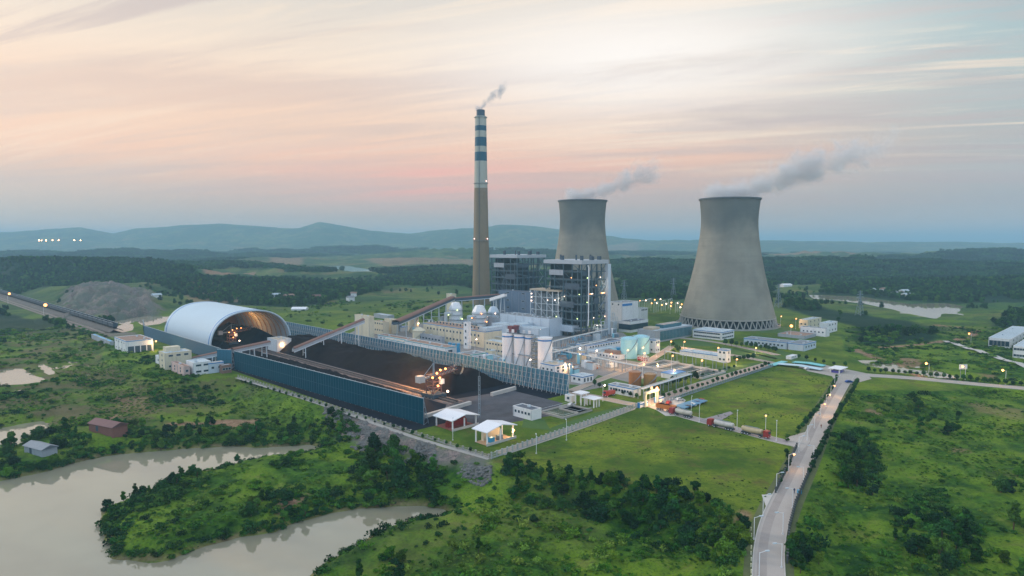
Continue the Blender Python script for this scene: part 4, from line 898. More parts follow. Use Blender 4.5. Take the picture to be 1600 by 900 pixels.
cyl('storage_tank', 'light blue round tank behind and right of its twin', 1002, 552, 5.5, 526.5, tankb, top='dome', group='light blue tanks')
cyl('small_tank', 'short pale blue tank left of the two big blue tanks', 957, 552.5, 2.8, 546, tankb, top='dome')
cyl('small_tank', 'short bright blue tank left of the two big blue tanks', 965, 550.5, 2.4, 543.5, vesb, top='dome')
cyl('oil_tank', 'left rusty brown oil tank', 992, 601, 3.3, 581.5, rust, group='rusty oil tanks')
cyl('oil_tank', 'right rusty brown oil tank', 1015.5, 602.5, 3.3, 585, M('rusty_tank_ochre', (.38, .20, .07), .8, .25, .5, stain=.3), group='rusty oil tanks')
cyl('limestone_silo', 'beige round silo beside the conveyor gallery', 646, 519, 4.6, 496, cream, 'silo', group='beige silos')
cyl('limestone_silo', 'lower beige round silo with a cone roof', 655, 531, 5.0, 516, cream, 'silo', 'cone', group='beige silos')
for k, (px, py, ty) in enumerate(((703, 549, 536), (709, 551, 537), (716.5, 556, 537))): cyl('pressure_vessel', ('left', 'middle', 'right')[k] + ' bright blue upright vessel beside the brown roofed hall', px, py, 1.2, ty, vesb, 'vessel', 'dome', 16)
def ABLAMP(k): return lampmesh((greenlamp, warmlamp, whitelamp)[k], .5)
lampm = {}
def lampmesh(m, r_=.45):
    k = (m.name, r_)
    if k not in lampm: b = MB(); b.lathe([(.01, -r_), (r_ * .8, -r_ * .6), (r_, 0), (r_ * .8, r_ * .6), (.01, r_)], m, 8); o = b.build('lamp', smooth=True); lampm[k] = o.data; bpy.data.objects.remove(o)
    return lampm[k]
# absorbers with faceted cone roofs
for k, (px, py, r_, ty, lab) in enumerate(((712, 506, 6.2, 481.5, 'left white absorber tower with a tapered roof and green lights'), (749, 510, 6.6, 487, 'right white absorber tower with a tapered roof in front of the chimney'), (771, 508, 5.4, 487, 'pale blue absorber tower just right of the white one'))):
    p = G(px, py); h = solve_h(p, ty); root = empty('absorber_tower', tuple(p), .3); tag(root, lab, 'tower', 'absorber towers')
    mm = (whitep, whitep, pale)[k]
    b = MB(); b.lathe([(r_, -.3), (r_, h)], mm, 16); b.build('shell', root, True); b = MB(); b.lathe([(r_ + .15, h), (r_ + .15, h + .3), (r_ * .58, h + r_ * .85), (.01, h + r_ * .95)], mm, 8); b.build('roof', root)
    b = MB()
    for z_ in (h * .3, h * .6, h * .9): b.lathe([(r_ + .02, z_), (r_ + 1.2, z_), (r_ + 1.2, z_ + .15), (r_ + .02, z_ + .15)], steel, 16)
    b.build('walkway', root)
    b = MB()
    for j in range(5): yy = -r_ * .6 + j * r_ * .35; b.tube([(-r_ * .7, -yy, h * .75), (-r_ - 3.5, -yy, h * .70), (-r_ - 3.5, -yy, 0)], .55, steell, 8)
    b.build('recirculation_pipe', root)
    for loc in ((-r_ - 1.2, -r_ * .5, h * .62), (0, -r_ - 1.3, h * .92), (r_ * .8, -r_ * .9, h * .35)): link_mesh('lamp', ABLAMP(k), root, loc)
p0 = G(884, 560); root = empty('gas_tank', tuple(p0 + np.array([0, 0, 2.4])), ANG + 1.2); tag(root, 'bright blue horizontal tank behind the silo office', 'tank'); b = MB(); b.tube([(-4.5, 0, 0), (4.5, 0, 0)], 2.2, vesb, 20); b.build('shell', root, True); b = MB(); b.box(-3, -1.5, -2.6, -2, 1.5, -1.5, conc); b.box(2, -1.5, -2.6, 3, 1.5, -1.5, conc); b.build('saddle', root)

# silo stair tower, silo link
def lattice(b, x0, y0, z0, x1, y1, z1, nx, ny, nz_, w, m, brace=True, wv=None):
    wv = wv or w
    xs = [x0 + (x1 - x0) * i / nx for i in range(nx + 1)]; ys_ = [y0 + (y1 - y0) * i / ny for i in range(ny + 1)]; zs = [z0 + (z1 - z0) * i / nz_ for i in range(nz_ + 1)]
    for x in xs:
        for y in ys_:
            if x in (x0, x1) or y in (y0, y1): b.box(x - w / 2, y - w / 2, z0, x + w / 2, y + w / 2, z1, m)
    for z in zs[1:]:
        for y in (y0, y1): b.box(x0, y - wv / 2, z - wv / 2, x1, y + wv / 2, z + wv / 2, m)
        for x in (x0, x1): b.box(x - wv / 2, y0, z - wv / 2, x + wv / 2, y1, z + wv / 2, m)
    if brace:
        for i in range(nx):
            for k in range(nz_):
                if (i + k) % 2 == 0:
                    b.bar((xs[i], y0, zs[k]), (xs[i + 1], y0, zs[k + 1]), wv * .6, m)
        for i in range(ny):
            for k in range(nz_):
                if (i + k) % 2 == 0: b.bar((x0, ys_[i], zs[k]), (x0, ys_[i + 1], zs[k + 1]), wv * .6, m)
p = G(836, 578); root = empty('silo_stair_tower', tuple(p), ANG); tag(root, 'open steel stair tower between the third and fourth silos', 'tower'); b = MB(); lattice(b, -1.6, -1.6, 0, 1.6, 1.6, 20.5, 1, 1, 8, .22, steel); b.build('frame', root)
for k in range(8): rbox(root, 'landing', -1.5, -1.5, 2.5 * k + 1.3, 1.5, 1.5, 2.5 * k + 1.4, M('ochre_grating', (.30, .26, .14), .8, .3, 1))
p = G(793, 572); root = empty('silo_walkway', tuple(p + np.array([0, 0, 8.4]))); tag(root, 'pipe walkway linking the silos at mid height', 'walkway'); q_ = G(836, 577) - p
b = MB(); b.bar((3.0, -3.9, 0), (q_[0] - 2, q_[1] - 4.1, 0), .9, steel, .5); b.build('deck', root); b = MB(); b.bar((3.0, -4.2, 1.1), (q_[0] - 2, q_[1] - 4.5, 1.1), .12, steell); b.build('railing', root)
p = G(793, 572); root = empty('silo_top_walkway', tuple(p + np.array([0, 0, 20.8]))); tag(root, 'walkway and dust filters across the silo tops', 'walkway'); b = MB(); b.bar((0, 0, 0), (q_[0] - 1, q_[1], 0), 1.4, steeld, .4); b.build('deck', root)
for k in range(5): b = MB(); b.box(-.8, -.8, 0, .8, .8, 1.9, (steell, whitep, steeld)[k % 3]); b.build('dust_filter', root, loc=(q_[0] * k / 5, q_[1] * k / 5 + .5, .2))

# ------------------------------------------------------------------ chimney
def ring_prof(pts, dz):
    return pts
p = G(752, 475); CH = p.copy(); root = empty('chimney', tuple(p)); tag(root, 'tall tapering concrete chimney with blue and cream bands at the top', 'chimney')
zt = solve_h(p, 182)
zz = [0, 20, 45, 75, 105, solve_h(p, 294), solve_h(p, 252), solve_h(p, 238), solve_h(p, 229), solve_h(p, 215), solve_h(p, 205), solve_h(p, 197), zt]
def cr(z): return 6.9 + 4.3 * (1 - z / zt) ** 1.25 if z < zt else 6.9
chc = M('chimney_concrete', (.245, .185, .12), .85, .12, .08, stain=.25); chw = M('chimney_cream_paint', (.40, .395, .33), .7, .08, .1, stain=.25); chb = M('chimney_blue_paint', (.015, .085, .13), .6, .1, .1)
b = MB(); b.lathe([(cr(z), z) for z in zz], None, 48, mats=[chc] * 5 + [chw, chb, chw, chb, chw, chb, chw]); b.lathe([(6.9, zt), (5.2, zt + .1)], conc, 48); b.build('shaft', root, True)
b = MB(); b.lathe([(5.1, zt - 1), (5.1, solve_h(p, 172)), (4.7, solve_h(p, 172)), (4.7, zt - 1)], steeld, 32); b.build('flue', root, True)
for z_ in (78, 148, zt - 1.5): b = MB(); b.lathe([(cr(z_) + .02, z_), (cr(z_) + 1.1, z_), (cr(z_) + 1.1, z_ + .25), (cr(z_) + .02, z_ + .25)], steel, 48); b.build('platform', root)
b = MB(); b.bar((-2, -10.9, 0), (-1.4, -7.3, zt), .5, steeld); b.build('ladder', root)
for z_, s_ in ((80, 1), (80, -1), (150, 1)):
    b = MB(); b.lathe([(.01, 0), (.45, .2), (.45, .7), (.01, .9)], EM('obstruction_lamp', (1, .55, .5), 6), 10); b.build('warning_lamp', root, loc=(s_ * (cr(z_) + .6) * .8, -(cr(z_) + .6) * .6, z_ + .2))

# ------------------------------------------------------------------ cooling towers
shellm = bpy.data.materials.new('cooling_tower_concrete'); shellm.use_nodes = True; t = shellm.node_tree; t.nodes.clear(); q = N(t)
ob = q.n('ShaderNodeTexCoord').outputs['Object']; sx_ = q.n('ShaderNodeSeparateXYZ', i_0=ob)
ring = q.math('FRACT', q.math('DIVIDE', sx_.outputs[2], 1.5)); ang = q.math('MULTIPLY', q.math('ARCTAN2', sx_.outputs[1], sx_.outputs[0]), 11.46)
cv = q.n('ShaderNodeCombineXYZ', i_0=q.math('MULTIPLY', ang, .30), i_1=q.math('MULTIPLY', ang, .0), i_2=q.math('MULTIPLY', sx_.outputs[2], .02)).outputs[0]
c = q.mix(q.ss(q.noise(ob, .05, 5, .6), .35, .65), (.235, .222, .185), (.30, .285, .235))
c = q.mix(q.ss(q.noise(cv, 1.4, 6, .65), .42, .7, 0, .18), c, (.17, .17, .155))
c = q.mix(q.ss(q.noise(q.mapping(ob, (.02, .02, .5)), 1, 4, .7), .45, .7, 0, .22), c, (.18, .18, .165))
c = q.mix(q.math('MULTIPLY', q.math('LESS_THAN', ring, .12), .30), c, (.14, .14, .13))
wet = q.math('ADD', sx_.outputs[2], q.math('MULTIPLY', q.math('SUBTRACT', q.noise(q.mapping(ob, (.04, .04, .02)), 1, 5, .6), .5), 46))
c = q.mix(q.ss(wet, 76, 102, 0, .62), c, (.085, .115, .125))
bs = q.n('ShaderNodeBsdfPrincipled', i_Base_Color=c, i_Roughness=.9); bs.inputs['Specular IOR Level'].default_value = .2
q.n('ShaderNodeOutputMaterial', i_Surface=bs.outputs[0])
TW = []
def cooling_tower(px, py, ty, label, k):
    p = G(px, py); H_ = solve_h(p, ty); s = H_ / 116.4; root = empty('cooling_tower', tuple(p)); tag(root, label, 'cooling tower', 'cooling towers')
    prof = [(42.0, 8.5), (40.6, 14), (38.4, 22), (36.4, 30), (34.3, 38), (32.2, 47), (30.3, 56), (28.6, 65), (27.1, 74), (26.0, 82), (25.3, 90), (25.1, 96), (25.4, 103), (26.0, 109), (26.7, 114.8)]
    prof = [(r_ * s * k, z_ * s) for r_, z_ in prof]
    inner = [(r_ - .8, z_) for r_, z_ in prof[::-1]]
    b = MB(); b.lathe(prof + inner + [prof[0]], shellm, 96); b.build('shell', root, True)
    rt, zt_ = prof[-1]; b = MB(); b.lathe([(rt - .9, zt_), (rt + .9, zt_), (rt + .9, zt_ + 1.4 * s), (rt - .9, zt_ + 1.4 * s), (rt - .9, zt_)], M('tower_rim', (.10, .12, .13), .8, .2), 96); b.build('rim', root)
    r0, z0 = prof[0]; b = MB(); b.lathe([(r0 - .9, z0 - .9), (r0 + .5, z0 - .9), (r0 + .5, z0 + .1), (r0 - .9, z0 + .1), (r0 - .9, z0 - .9)], conc, 96); b.build('ring_beam', root)
    nleg = 48; rb = r0 + 1.8
    leg = None
    for i in range(nleg):
        for sg in (-1, 1):
            a = 2 * math.pi * i / nleg
            if leg is None or sg not in leg:
                leg = leg or {}; m_ = MB(); a2 = sg * math.pi / nleg * .92; m_.bar((rb, 0, 0), ((r0 - .2) * math.cos(a2), (r0 - .2) * math.sin(a2), z0 - .9), .75, conc, .75); o = m_.build('leg'); leg[sg] = o.data; bpy.data.objects.remove(o)
            link_mesh('leg', leg[sg], root, (0, 0, 0), a)
    b = MB(); b.lathe([(rb + 2.5, -.5), (rb + 2.5, 1.5), (rb + 2.1, 1.5), (rb + 2.1, .3), (.01, .3)], conc, 64); b.build('basin', root)
    b = MB(); b.lathe([(r0 - 2.5, .5), (r0 - 2.5, z0 - 1), (.01, z0 - 1)], M('dark_fill_drum', (.02, .03, .04), .9, .3), 64); b.build('dark_fill_drum', root, True)  # fill drum coloured near-black so the space behind the legs reads as shade
    TW.append((p, rt, zt_ + 1.4 * s)); return root
cooling_tower(1136, 507, 310, 'nearer and larger cooling tower standing on the right', 1.0)
cooling_tower(909, 487, 313, 'farther cooling tower standing behind the boiler houses', .93)

# ------------------------------------------------------------------ boiler houses
lampm = {}
def lampmesh(m, r_=.45):
    k = (m.name, r_)
    if k not in lampm: b = MB(); b.lathe([(.01, -r_), (r_ * .8, -r_ * .6), (r_, 0), (r_ * .8, r_ * .6), (.01, r_)], m, 8); o = b.build('lamp', smooth=True); lampm[k] = o.data; bpy.data.objects.remove(o)
    return lampm[k]
boilst = M('boiler_steel', (.045, .095, .125), .6, .2, .5); boilpipe = M('boiler_pipe', (.10, .15, .18), .6, .2, .5)
def boiler(near, lx, rx, ty, label, lit):
    p = G(*near); la = solve_len(p, AX, lx); lb = solve_len(p, BX, rx); H_ = solve_h(p, ty); root = empty('boiler_house', tuple(p), ANG); tag(root, label, 'boiler house', 'boiler houses')
    b = MB(); lattice(b, 0, 0, 0, lb, la, H_ - 3, 5, 4, 9, .75, boilst, True, .5); b.build('frame', root)
    for k in range(1, 9):
        z_ = (H_ - 3) * k / 9; b = MB()
        b.box(0, 0, z_ - .15, lb, 3.4, z_ + .1, steeld); b.box(0, 3.4, z_ - .15, 3.4, la, z_ + .1, steeld); b.box(lb - 2.5, 3.4, z_ - .15, lb, la, z_ + .1, steeld)
        f = b.build('platform', root); b = MB()
        for q0, q1 in (((0, -.1, z_ + 1.1), (lb, -.1, z_ + 1.1)), ((0, -.1, z_ + .6), (lb, -.1, z_ + .6)), ((-.1, 0, z_ + 1.1), (-.1, la, z_ + 1.1)), ((-.1, 0, z_ + .6), (-.1, la, z_ + .6))): b.bar(q0, q1, .12, steel)
        b.build('handrail', f)
    rbox(root, 'furnace', 6, 6, H_ * .12, lb * .55, la - 5, H_ * .86, M('furnace_cladding', (.020, .045, .065), .6, .4, .15)); rbox(root, 'back_pass', lb * .62, 7, H_ * .2, lb - 5, la - 6, H_ * .72, M('back_pass_cladding', (.04, .075, .10), .6, .4, .15))
    rbox(root, 'cladding', 3.6, la - 2, H_ * .1, lb - 1, la - 1.5, H_ - 4, boilst)
    for (x0, y0, z0, x1, y1, z1, m) in ((1, -.3, H_ * .80, lb * .42, .3, H_ * .86, steeld), (-.4, 2, H_ * .62, .2, la * .45, H_ * .7, steeld), (-.4, la * .5, H_ * .8, .2, la * .9, H_ * .87, grey), (lb * .5, -.4, H_ * .42, lb * .7, .2, H_ * .5, steeld), (-.4, la * .2, H_ * .38, .2, la * .6, H_ * .46, steeld)): rbox(root, 'cladding_panel', x0, y0, z0, x1, y1, z1, m)
    b = MB()
    for k in range(6): xx = 2 + lb * .15 * k; b.tube([(xx, 2 + k % 3, H_ * .1), (xx, 2 + k % 3, H_ * (.5 + .07 * k))], .45, boilpipe, 8)
    for k in range(5): b.tube([(2.2, la * (.15 + .16 * k), H_ * .15), (2.2, la * (.15 + .16 * k), H_ * (.9 - .08 * k))], .5, boilpipe, 8)
    b.tube([(4, 4, H_ * .7), (lb * .8, 4, H_ * .62), (lb * .8, 4, H_ * .2)], 1.0, boilpipe, 10); b.build('piping', root)
    b = MB()
    for k in range(10): z_ = (H_ - 4) * k / 10; s_ = k % 2; b.bar((lb - 9 + s_ * 6, -1.0, z_), (lb - 3 - s_ * 6, -1.0, z_ + (H_ - 4) / 10), .9, steel, .2)
    b.build('stair', root)
    b = MB(); b.box(-1.5, -1.5, H_ - 3, lb + 1.5, la + 1.5, H_, M('boiler_roof', (.38, .42, .46), .7, .15, .2)); rf = b.build('roof', root)
    for k, (f, g_) in enumerate(((.15, .1), (.22, .3), (.5, .06), (.55, .12), (.8, .3), (.86, .1), (.1, .6), (.3, .8))):
        b = MB(); w_ = (1.0, .5, 1.3)[k % 3]; b.box(-w_, -w_, 0, w_, w_, (3.6, 4.2, 3)[k % 3], steeld); b.build('roof_fan', rf, loc=(lb * f, la * g_, H_))
    if lit:
        g = random.Random(5)
        for k in range(22):
            z_ = (H_ - 3) * g.choice([1, 1, 2, 4, 5, 5, 6, 7, 7]) / 9 + 2.0
            loc = (g.uniform(1, lb - 1), -.7, z_) if g.random() < .75 else (-.7, g.uniform(1, la - 1), z_)
            link_mesh('lamp', lampmesh(g.choice([warmlamp, whitelamp, whitelamp, greenlamp]), .34), root, loc)
        for loc in ((lb * .5, -3, 8), (lb * .3, -3, 30), (lb * .8, -3, 42), (-3, la * .5, 30)): lamp_light(root, loc, 600, (1, .8, .6))
    return root, la, lb, H_
r, la, lb, h = boiler((908, 528), 853, 946, 407, 'nearer boiler house, an open steel frame dotted with lights', True)
rbox(r, 'elevator_shaft', lb - .5, -2.6, 0, lb + 3.2, .8, h - 3.5, pale); b = MB(); b.tube([(6, -2, 9), (6.5, -2, 14), (6.5, -2, h - 6), (5.5, -2, h - 4)], .5, whitep, 10); b.build('steam_pipe', r, True)
boiler((808, 499), 768.5, 850, 398.5, 'farther boiler house seen behind the chimney foot', False)
p = G(872, 524); la = solve_len(p, AX, 829); lb = solve_len(p, BX, 889); root = empty('catalyst_frame', tuple(p), ANG); tag(root, 'pale open lattice structure in front of the boiler houses', 'steel structure'); z0 = solve_h(p, 497); z1 = solve_h(p, 456)
b = MB(); lattice(b, 0, 0, z0, lb, la, z1, 3, 5, 4, .5, steell, True, .35); b.build('frame', root); b = MB()
for x in (0, lb):
    for y in (0, la * .33, la * .66, la): b.box(x - .4, y - .4, 0, x + .4, y + .4, z0, steell)
b.bar((0, 0, z0), (0, la * .33, 3), .3, steell); b.bar((0, la * .66, z0), (0, la * .33, 3), .3, steell); b.bar((0, 0, z0), (lb, 0, 3), .3, steell); b.build('column', root)
rbox(root, 'reactor_casing', 2, 2, z0 + 1, lb - 2, la - 2, z1 - 2, M('reactor_cladding', (.14, .17, .19), .7, .3, .3)); rbox(root, 'roof', -.6, -.6, z1, lb + .6, la + .6, z1 + 1.2, rooftan)
for k, (x, y, z_) in enumerate(((-.5, la * .95, z1 - 3), (-.5, la * .95, z1 - 6), (-.5, la * .95, z1 - 9), (lb * .5, -.5, z1 - 4), (lb * .7, -.5, z1 - 8), (lb * .9, -.5, z1 - 5), (-.5, la * .1, z1 - 7))): link_mesh('lamp', lampmesh(whitelamp, .45), root, (x, y, z_))
# white hopper ducts behind
p = G(905, 527); root = empty('ash_collector', tuple(p), ANG); tag(root, 'bank of pale ash hoppers at the foot of the boiler house', 'hoppers'); rbox(root, 'casing', -4, 4, 4, 6, 26, 9, pale)
for k in range(3): b = MB(); b.lathe([(.5, .5), (2.4, 4)], steel, 4); b.build('hopper', root, loc=(1, 7 + 6 * k, 0), rz=math.pi / 4)

# ------------------------------------------------------------------ coal vault
a0 = None
L0 = np.array([-212.8, 460.2]); vb = solve_len((L0[0], L0[1], 0), BX, 454.5); vl = solve_len((L0[0], L0[1], 0), AX, 256.5)
root = empty('coal_vault', (L0[0], L0[1], 0), ANG); tag(root, 'white barrel vaulted coal store with a blue edge and open lit end', 'coal store')
def vault(x0, x1, rx_, rz_, cx_, y0, y1, m, b, n_=40, zb=0):
    vs = []; fs = []
    for y in (y0, y1):
        for k in range(n_ + 1): a = math.pi * k / n_; c_, s_ = math.cos(a), math.sin(a); e = .86; vs.append((cx_ - rx_ * math.copysign(abs(c_) ** e, c_), y, zb + rz_ * abs(s_) ** e))
    for k in range(n_): fs.append((k, k + 1, n_ + 2 + k, n_ + 1 + k))
    b.add(vs, fs, m)
HV = 26.5
def vshell(y0, y1, off_, m, th=.9):
    b = MB(); vault(0, 0, vb / 2 + off_, HV + off_, vb / 2, y0, y1, m, b); vault(0, 0, vb / 2 + off_ - th, HV + off_ - th, vb / 2, y0, y1, m, b)
    n_ = 40
    for yk in (0, 1):
        o0 = yk * (n_ + 1); o1 = 2 * (n_ + 1) + yk * (n_ + 1); i = b._m(m)
        for k in range(n_): b.f.append((o0 + k, o0 + k + 1, o1 + k + 1, o1 + k)); b.mi.append(i)
    return b
vshell(0, vl, 0, domew).build('vault_roof', root, True)
vshell(2.2, 3.6, .12, bluetrim, .1).build('edge_stripe', root, True); vshell(vl - 5.5, vl - 4.0, .12, bluetrim, .1).build('edge_stripe', root, True); vshell(-.6, 0, .15, domew, .8).build('front_arch', root, True)
for k in range(12):
    y = 4 + (vl - 8) * k / 11; b = MB(); pr = None
    for j in range(25):
        a = math.pi * j / 24; c_, s_ = math.cos(a), math.sin(a); pt = (vb / 2 - (vb / 2 - 1.6) * math.copysign(abs(c_) ** .86, c_), y, (HV - 1.6) * abs(s_) ** .86)
        if pr: b.bar(pr, pt, .45, M('vault_rib', (.35, .24, .16), .7, .2))
        pr = pt
    b.build('rib', root)
b = MB(); b.box(vb * .5, vl - .5, 0, vb - 1, vl - .2, 17, M('end_wall', (.30, .22, .16), .8, .2)); b.box(1, vl - .5, 0, vb * .5, vl - .2, 12, M('end_wall', (.3, .2, .1))); b.build('end_wall', root)
lamp_light(root, (vb - 13, vl * .52, 13), 3600, (1, .42, .13), 1); lamp_light(root, (vb - 15, vl * .36, 12), 1200, (1, .42, .13), 1); lamp_light(root, (vb * .4, vl * .3, 8), 500, (1, .6, .35), 1)
for (x, y, z_, m, s_) in ((vb * .30, 22, 6.5, whitelamp, .7), (vb * .38, 22, 6, whitelamp, .7), (vb * .42, 22, 6, whitelamp, .7), (vb * .47, 22, 6.3, whitelamp, .7)): pass

def stacker(a, b_, label, big, cat='stacker', s=1.0):
    x, y, _ = AB(a, b_); root = empty('stacker_reclaimer', (x, y, 0), ANG); root.scale = (s, s, s); tag(root, label, cat)
    b = MB(); b.box(-4, -5, .6, 4, 5, 2.2, steeld)
    for xx in (-3.4, 3.4):
        for yy in (-4.2, -1.5, 1.5, 4.2): b.box(xx - .5, yy - .6, .1, xx + .5, yy + .6, .9, black)
    b.build('bogie', root); b = MB(); lattice(b, -2.6, -2.6, 2.2, 2.6, 2.6, 11, 1, 1, 3, .5, M('machine_red', (.20, .10, .09), .6, .2, .6)); b.box(-2, -2, 9.6, 2, 2, 11.2, steeld); b.build('tower', root)
    b = MB()
    for zz_ in (9.2, 11): b.bar((-1, 0, zz_), (20, 6, zz_ + 1.0), .4, M('machine_red', (.38, .09, .06), .6)); b.bar((-1, 1.8, zz_), (19, 7.8, zz_ + 1.0), .4, M('machine_red', (0, 0, 0)))
    for k in range(8): f = k / 8; b.bar((-1 + 21 * f, 6 * f, 9.2 + f), (-1 + 21 * (f + .12), 6 * (f + .12), 11 + f), .22, steel)
    b.build('boom', root)
    b = MB(); b.bar((0, 0, 11), (0, 0, 17), .7, steel); b.bar((0, 0, 17), (20, 6, 11.6), .22, steel); b.bar((0, 0, 17), (-9, -2.5, 11), .22, steel); b.bar((-1, 0, 10.5), (-10, -2.8, 10.5), .9, steel); b.build('mast', root)
    b = MB(); b.box(-12, -4.6, 9.2, -8.6, -1.2, 12.4, M('counterweight', (.5, .45, .42), .7)); b.build('counterweight', root); b = MB(); b.box(1.2, -4.2, 6.8, 3.4, -2.6, 9.2, whitep); b.build('cab', root)
    b = MB(); b.lathe([(3.2, -.7), (3.2, .7)], steeld, 16); o = b.build('bucket_wheel', root, loc=(21, 6.4, 10.4)); o.rotation_euler.x = math.pi / 2
    for loc in ((5, 1, 12.6), (0, -2.6, 12.2), (1.4, -3, 9.8), (-3, -3, 10.5), (9, 2, 12.6), (.4, -2.9, 6)): link_mesh('lamp', lampmesh(warmlamp, .55 if big else .4), root, loc)
    link_mesh('lamp', lampmesh(whitelamp, .6), root, (4.4, -5.4, 3))
    lamp_light(root, (6, 22 if big else 4, 16), 45000 if big else 700, (1, .45, .13), 1); lamp_light(root, (0, -6, 8), 500, (1, .55, .25), .6)
    return root
stacker(256, 197, 'floodlit stacker reclaimer on the rails beside the coal heap', True)
stacker(497, 193, 'small lit stacker inside the open end of the vault', False, s=.9)

# ------------------------------------------------------------------ coal heaps
def heap(label, a0, a1, b0, b1, hmax, seed, m=coal, name='coal_heap', rim=8):
    na_, nb_ = 120, 34; aa = np.linspace(a0, a1, na_); bb = np.linspace(b0, b1, nb_); A_2, B_2 = np.meshgrid(aa, bb, indexing='ij')
    X = A_2 * AX[0] + B_2 * BX[0]; Y = A_2 * AX[1] + B_2 * BX[1]
    ed = np.minimum(np.minimum(A_2 - a0, a1 - A_2), np.minimum(B_2 - b0, b1 - B_2)); H_ = np.clip(ed * .72, 0, hmax * (.62 + .75 * (fbm(X, Y, 20, 4, seed) - .2)))
    H_ = H_ + (fbm(X, Y, 4.5, 3, seed + 5) - .5) * 2.0 * (ed > 1.5) - .15 * (ed <= .01)
    mm = bpy.data.meshes.new(name); idx = np.arange(na_ * nb_).reshape(na_, nb_); qd = np.stack([idx[:-1, :-1], idx[1:, :-1], idx[1:, 1:], idx[:-1, 1:]], -1).reshape(-1, 4)
    mm.from_pydata(np.stack([X.ravel(), Y.ravel(), H_.ravel()], -1).tolist(), [], qd.tolist()); mm.materials.append(m); mm.polygons.foreach_set('use_smooth', [True] * len(qd)); mm.update()
    o = bpy.data.objects.new(name, mm); COL.objects.link(o); tag(o, label, 'coal heap'); return o
coalbrown = M('coal_brown', (.014, .011, .013), .95, .4, .3, bump=.6, spec=.04)
heap('long high coal heap between the conveyor and the lattice screen', 252, 462, 203, 243, 9, 5, coalbrown)
heap('low coal heap behind the solid blue screen', 262, 440, 163, 190, 4.2, 15)
heap('coal heap inside the vault on the right', 478, 566, 198, 227, 12, 25)
heap('coal heap inside the vault on the left', 470, 560, 172, 187, 6, 35)
def lowwall(label, p0, p1, h_=1.6, w_=.8, m=concl):
    x0, y0 = G2(*p0); x1, y1 = G2(*p1); b = MB(); b.bar((0, 0, h_ / 2), (x1 - x0, y1 - y0, h_ / 2), w_, m, h_); o = b.build('retaining_wall', loc=(x0, y0, 0)); tag(o, label, 'low wall')
lowwall('pale low wall at the near end of the long coal heap', (768, 619), (805, 609), 1.8, 1.5); lowwall('pale low wall from the screen end to the conveyor', (664, 653), (735, 632), 1.6, 1.5)
# yard conveyor
b0_ = 197; root = empty('yard_conveyor', AB(238, b0_, 0), ANG); tag(root, 'long ground belt conveyor with rails through the coal yard', 'conveyor')
b = MB(); b.box(-.7, 0, .9, .7, 236, 1.3, M('belt', (.02, .02, .022), .9)); b.build('belt', root); b = MB()
for x in (-1, 1): b.box(x - .15, 0, .5, x + .15, 236, 1.1, M('conveyor_frame', (.22, .18, .17), .8, .3, .6))
for k in range(60): b.box(-1, k * 4, 0, 1, k * 4 + .3, .9, M('conveyor_frame', (0, 0, 0)))
b.build('frame', root); b = MB()
for x in (-3.4, 3.4): b.box(x - .2, 0, .08, x + .2, 236, .35, M('rail_steel', (.28, .22, .2), .6, .3))
b.box(-5, 0, .045, 5, 236, .08, M('track_ballast', (.14, .11, .105), .95, .4, .8)); b.build('rail', root)

# ------------------------------------------------------------------ conveyor galleries
def gallery(label, P0, P1, w, h_, roofm, wallm, legs=6, cut=0, name='conveyor_gallery'):
    P0, P1 = Vector(P0), Vector(P1); root = empty(name, (P0.x, P0.y, 0)); tag(root, label, 'conveyor'); d = P1 - P0; L = math.hypot(d.x, d.y); root.rotation_euler.z = math.atan2(d.y, d.x); dz_ = P1.z - P0.z
    def zz_(t_): return P0.z + dz_ * t_
    b = MB(); vs = []
    for t_ in (0, 1):
        for y, z_ in ((-w / 2, 0), (w / 2, 0), (w / 2, h_), (-w / 2, h_)): vs.append((L * t_, y, zz_(t_) + z_))
    b.add(vs, [(0, 4, 7, 3), (1, 2, 6, 5), (0, 1, 5, 4), (0, 3, 2, 1), (4, 5, 6, 7)], wallm); b.build('wall', root)
    b = MB(); n_ = 6; vs = []
    for t_ in (0, 1):
        for k in range(n_ + 1): a = math.pi * k / n_; vs.append((L * t_, -math.cos(a) * (w / 2 + .15), zz_(t_) + h_ + .02 + math.sin(a) * w * .22))
    b.add(vs, [(k, n_ + 1 + k, n_ + 2 + k, k + 1) for k in range(n_)], roofm); b.build('roof', root)
    b = MB(); b.bar((0, -w / 2, P0.z - .25), (L, -w / 2, P1.z - .25), .5, steell, .6); b.bar((0, w / 2, P0.z - .25), (L, w / 2, P1.z - .25), .5, steell, .6); b.build('truss', root)
    for k in range(legs):
        t_ = (k + .6) / legs; z_ = zz_(t_) - .5
        if z_ < 1: continue
        b = MB(); b.bar((L * t_, -w / 2, z_), (L * t_, -w / 2 - z_ * .08, -.3), .5, steell); b.bar((L * t_, w / 2, z_), (L * t_, w / 2 + z_ * .08, -.3), .5, steell)
        if z_ > 5: b.bar((L * t_, -w / 2, z_ * .5), (L * t_, w / 2, z_ * .5), .3, steell)
        b.build('trestle', root)
    return root
def GZ(px, py, z_): q_ = G(px, py, z_); return tuple(q_)
gallery('rising gallery from the coal yard to the tall transfer tower', (GZ(458, 549, 5)), (GZ(568, 503, 21)), 4.6, 1.7, browng, grey, 4)
gallery('gallery curving over the blue screen to the white transfer house', (GZ(362, 550, 9)), (GZ(420, 537.5, 10.5)), 4.2, 1.5, browng, grey, 3)
gallery('gallery from the small service row up to the blue screen', (GZ(302, 563, 4)), (GZ(362, 550, 9)), 4.0, 1.5, browng, grey, 3)
gallery('long gallery climbing to the pale tower on the grass', (GZ(618, 507, 12)), (GZ(706, 468, 20)), 6.5, 2.0, browng, steeld, 7)
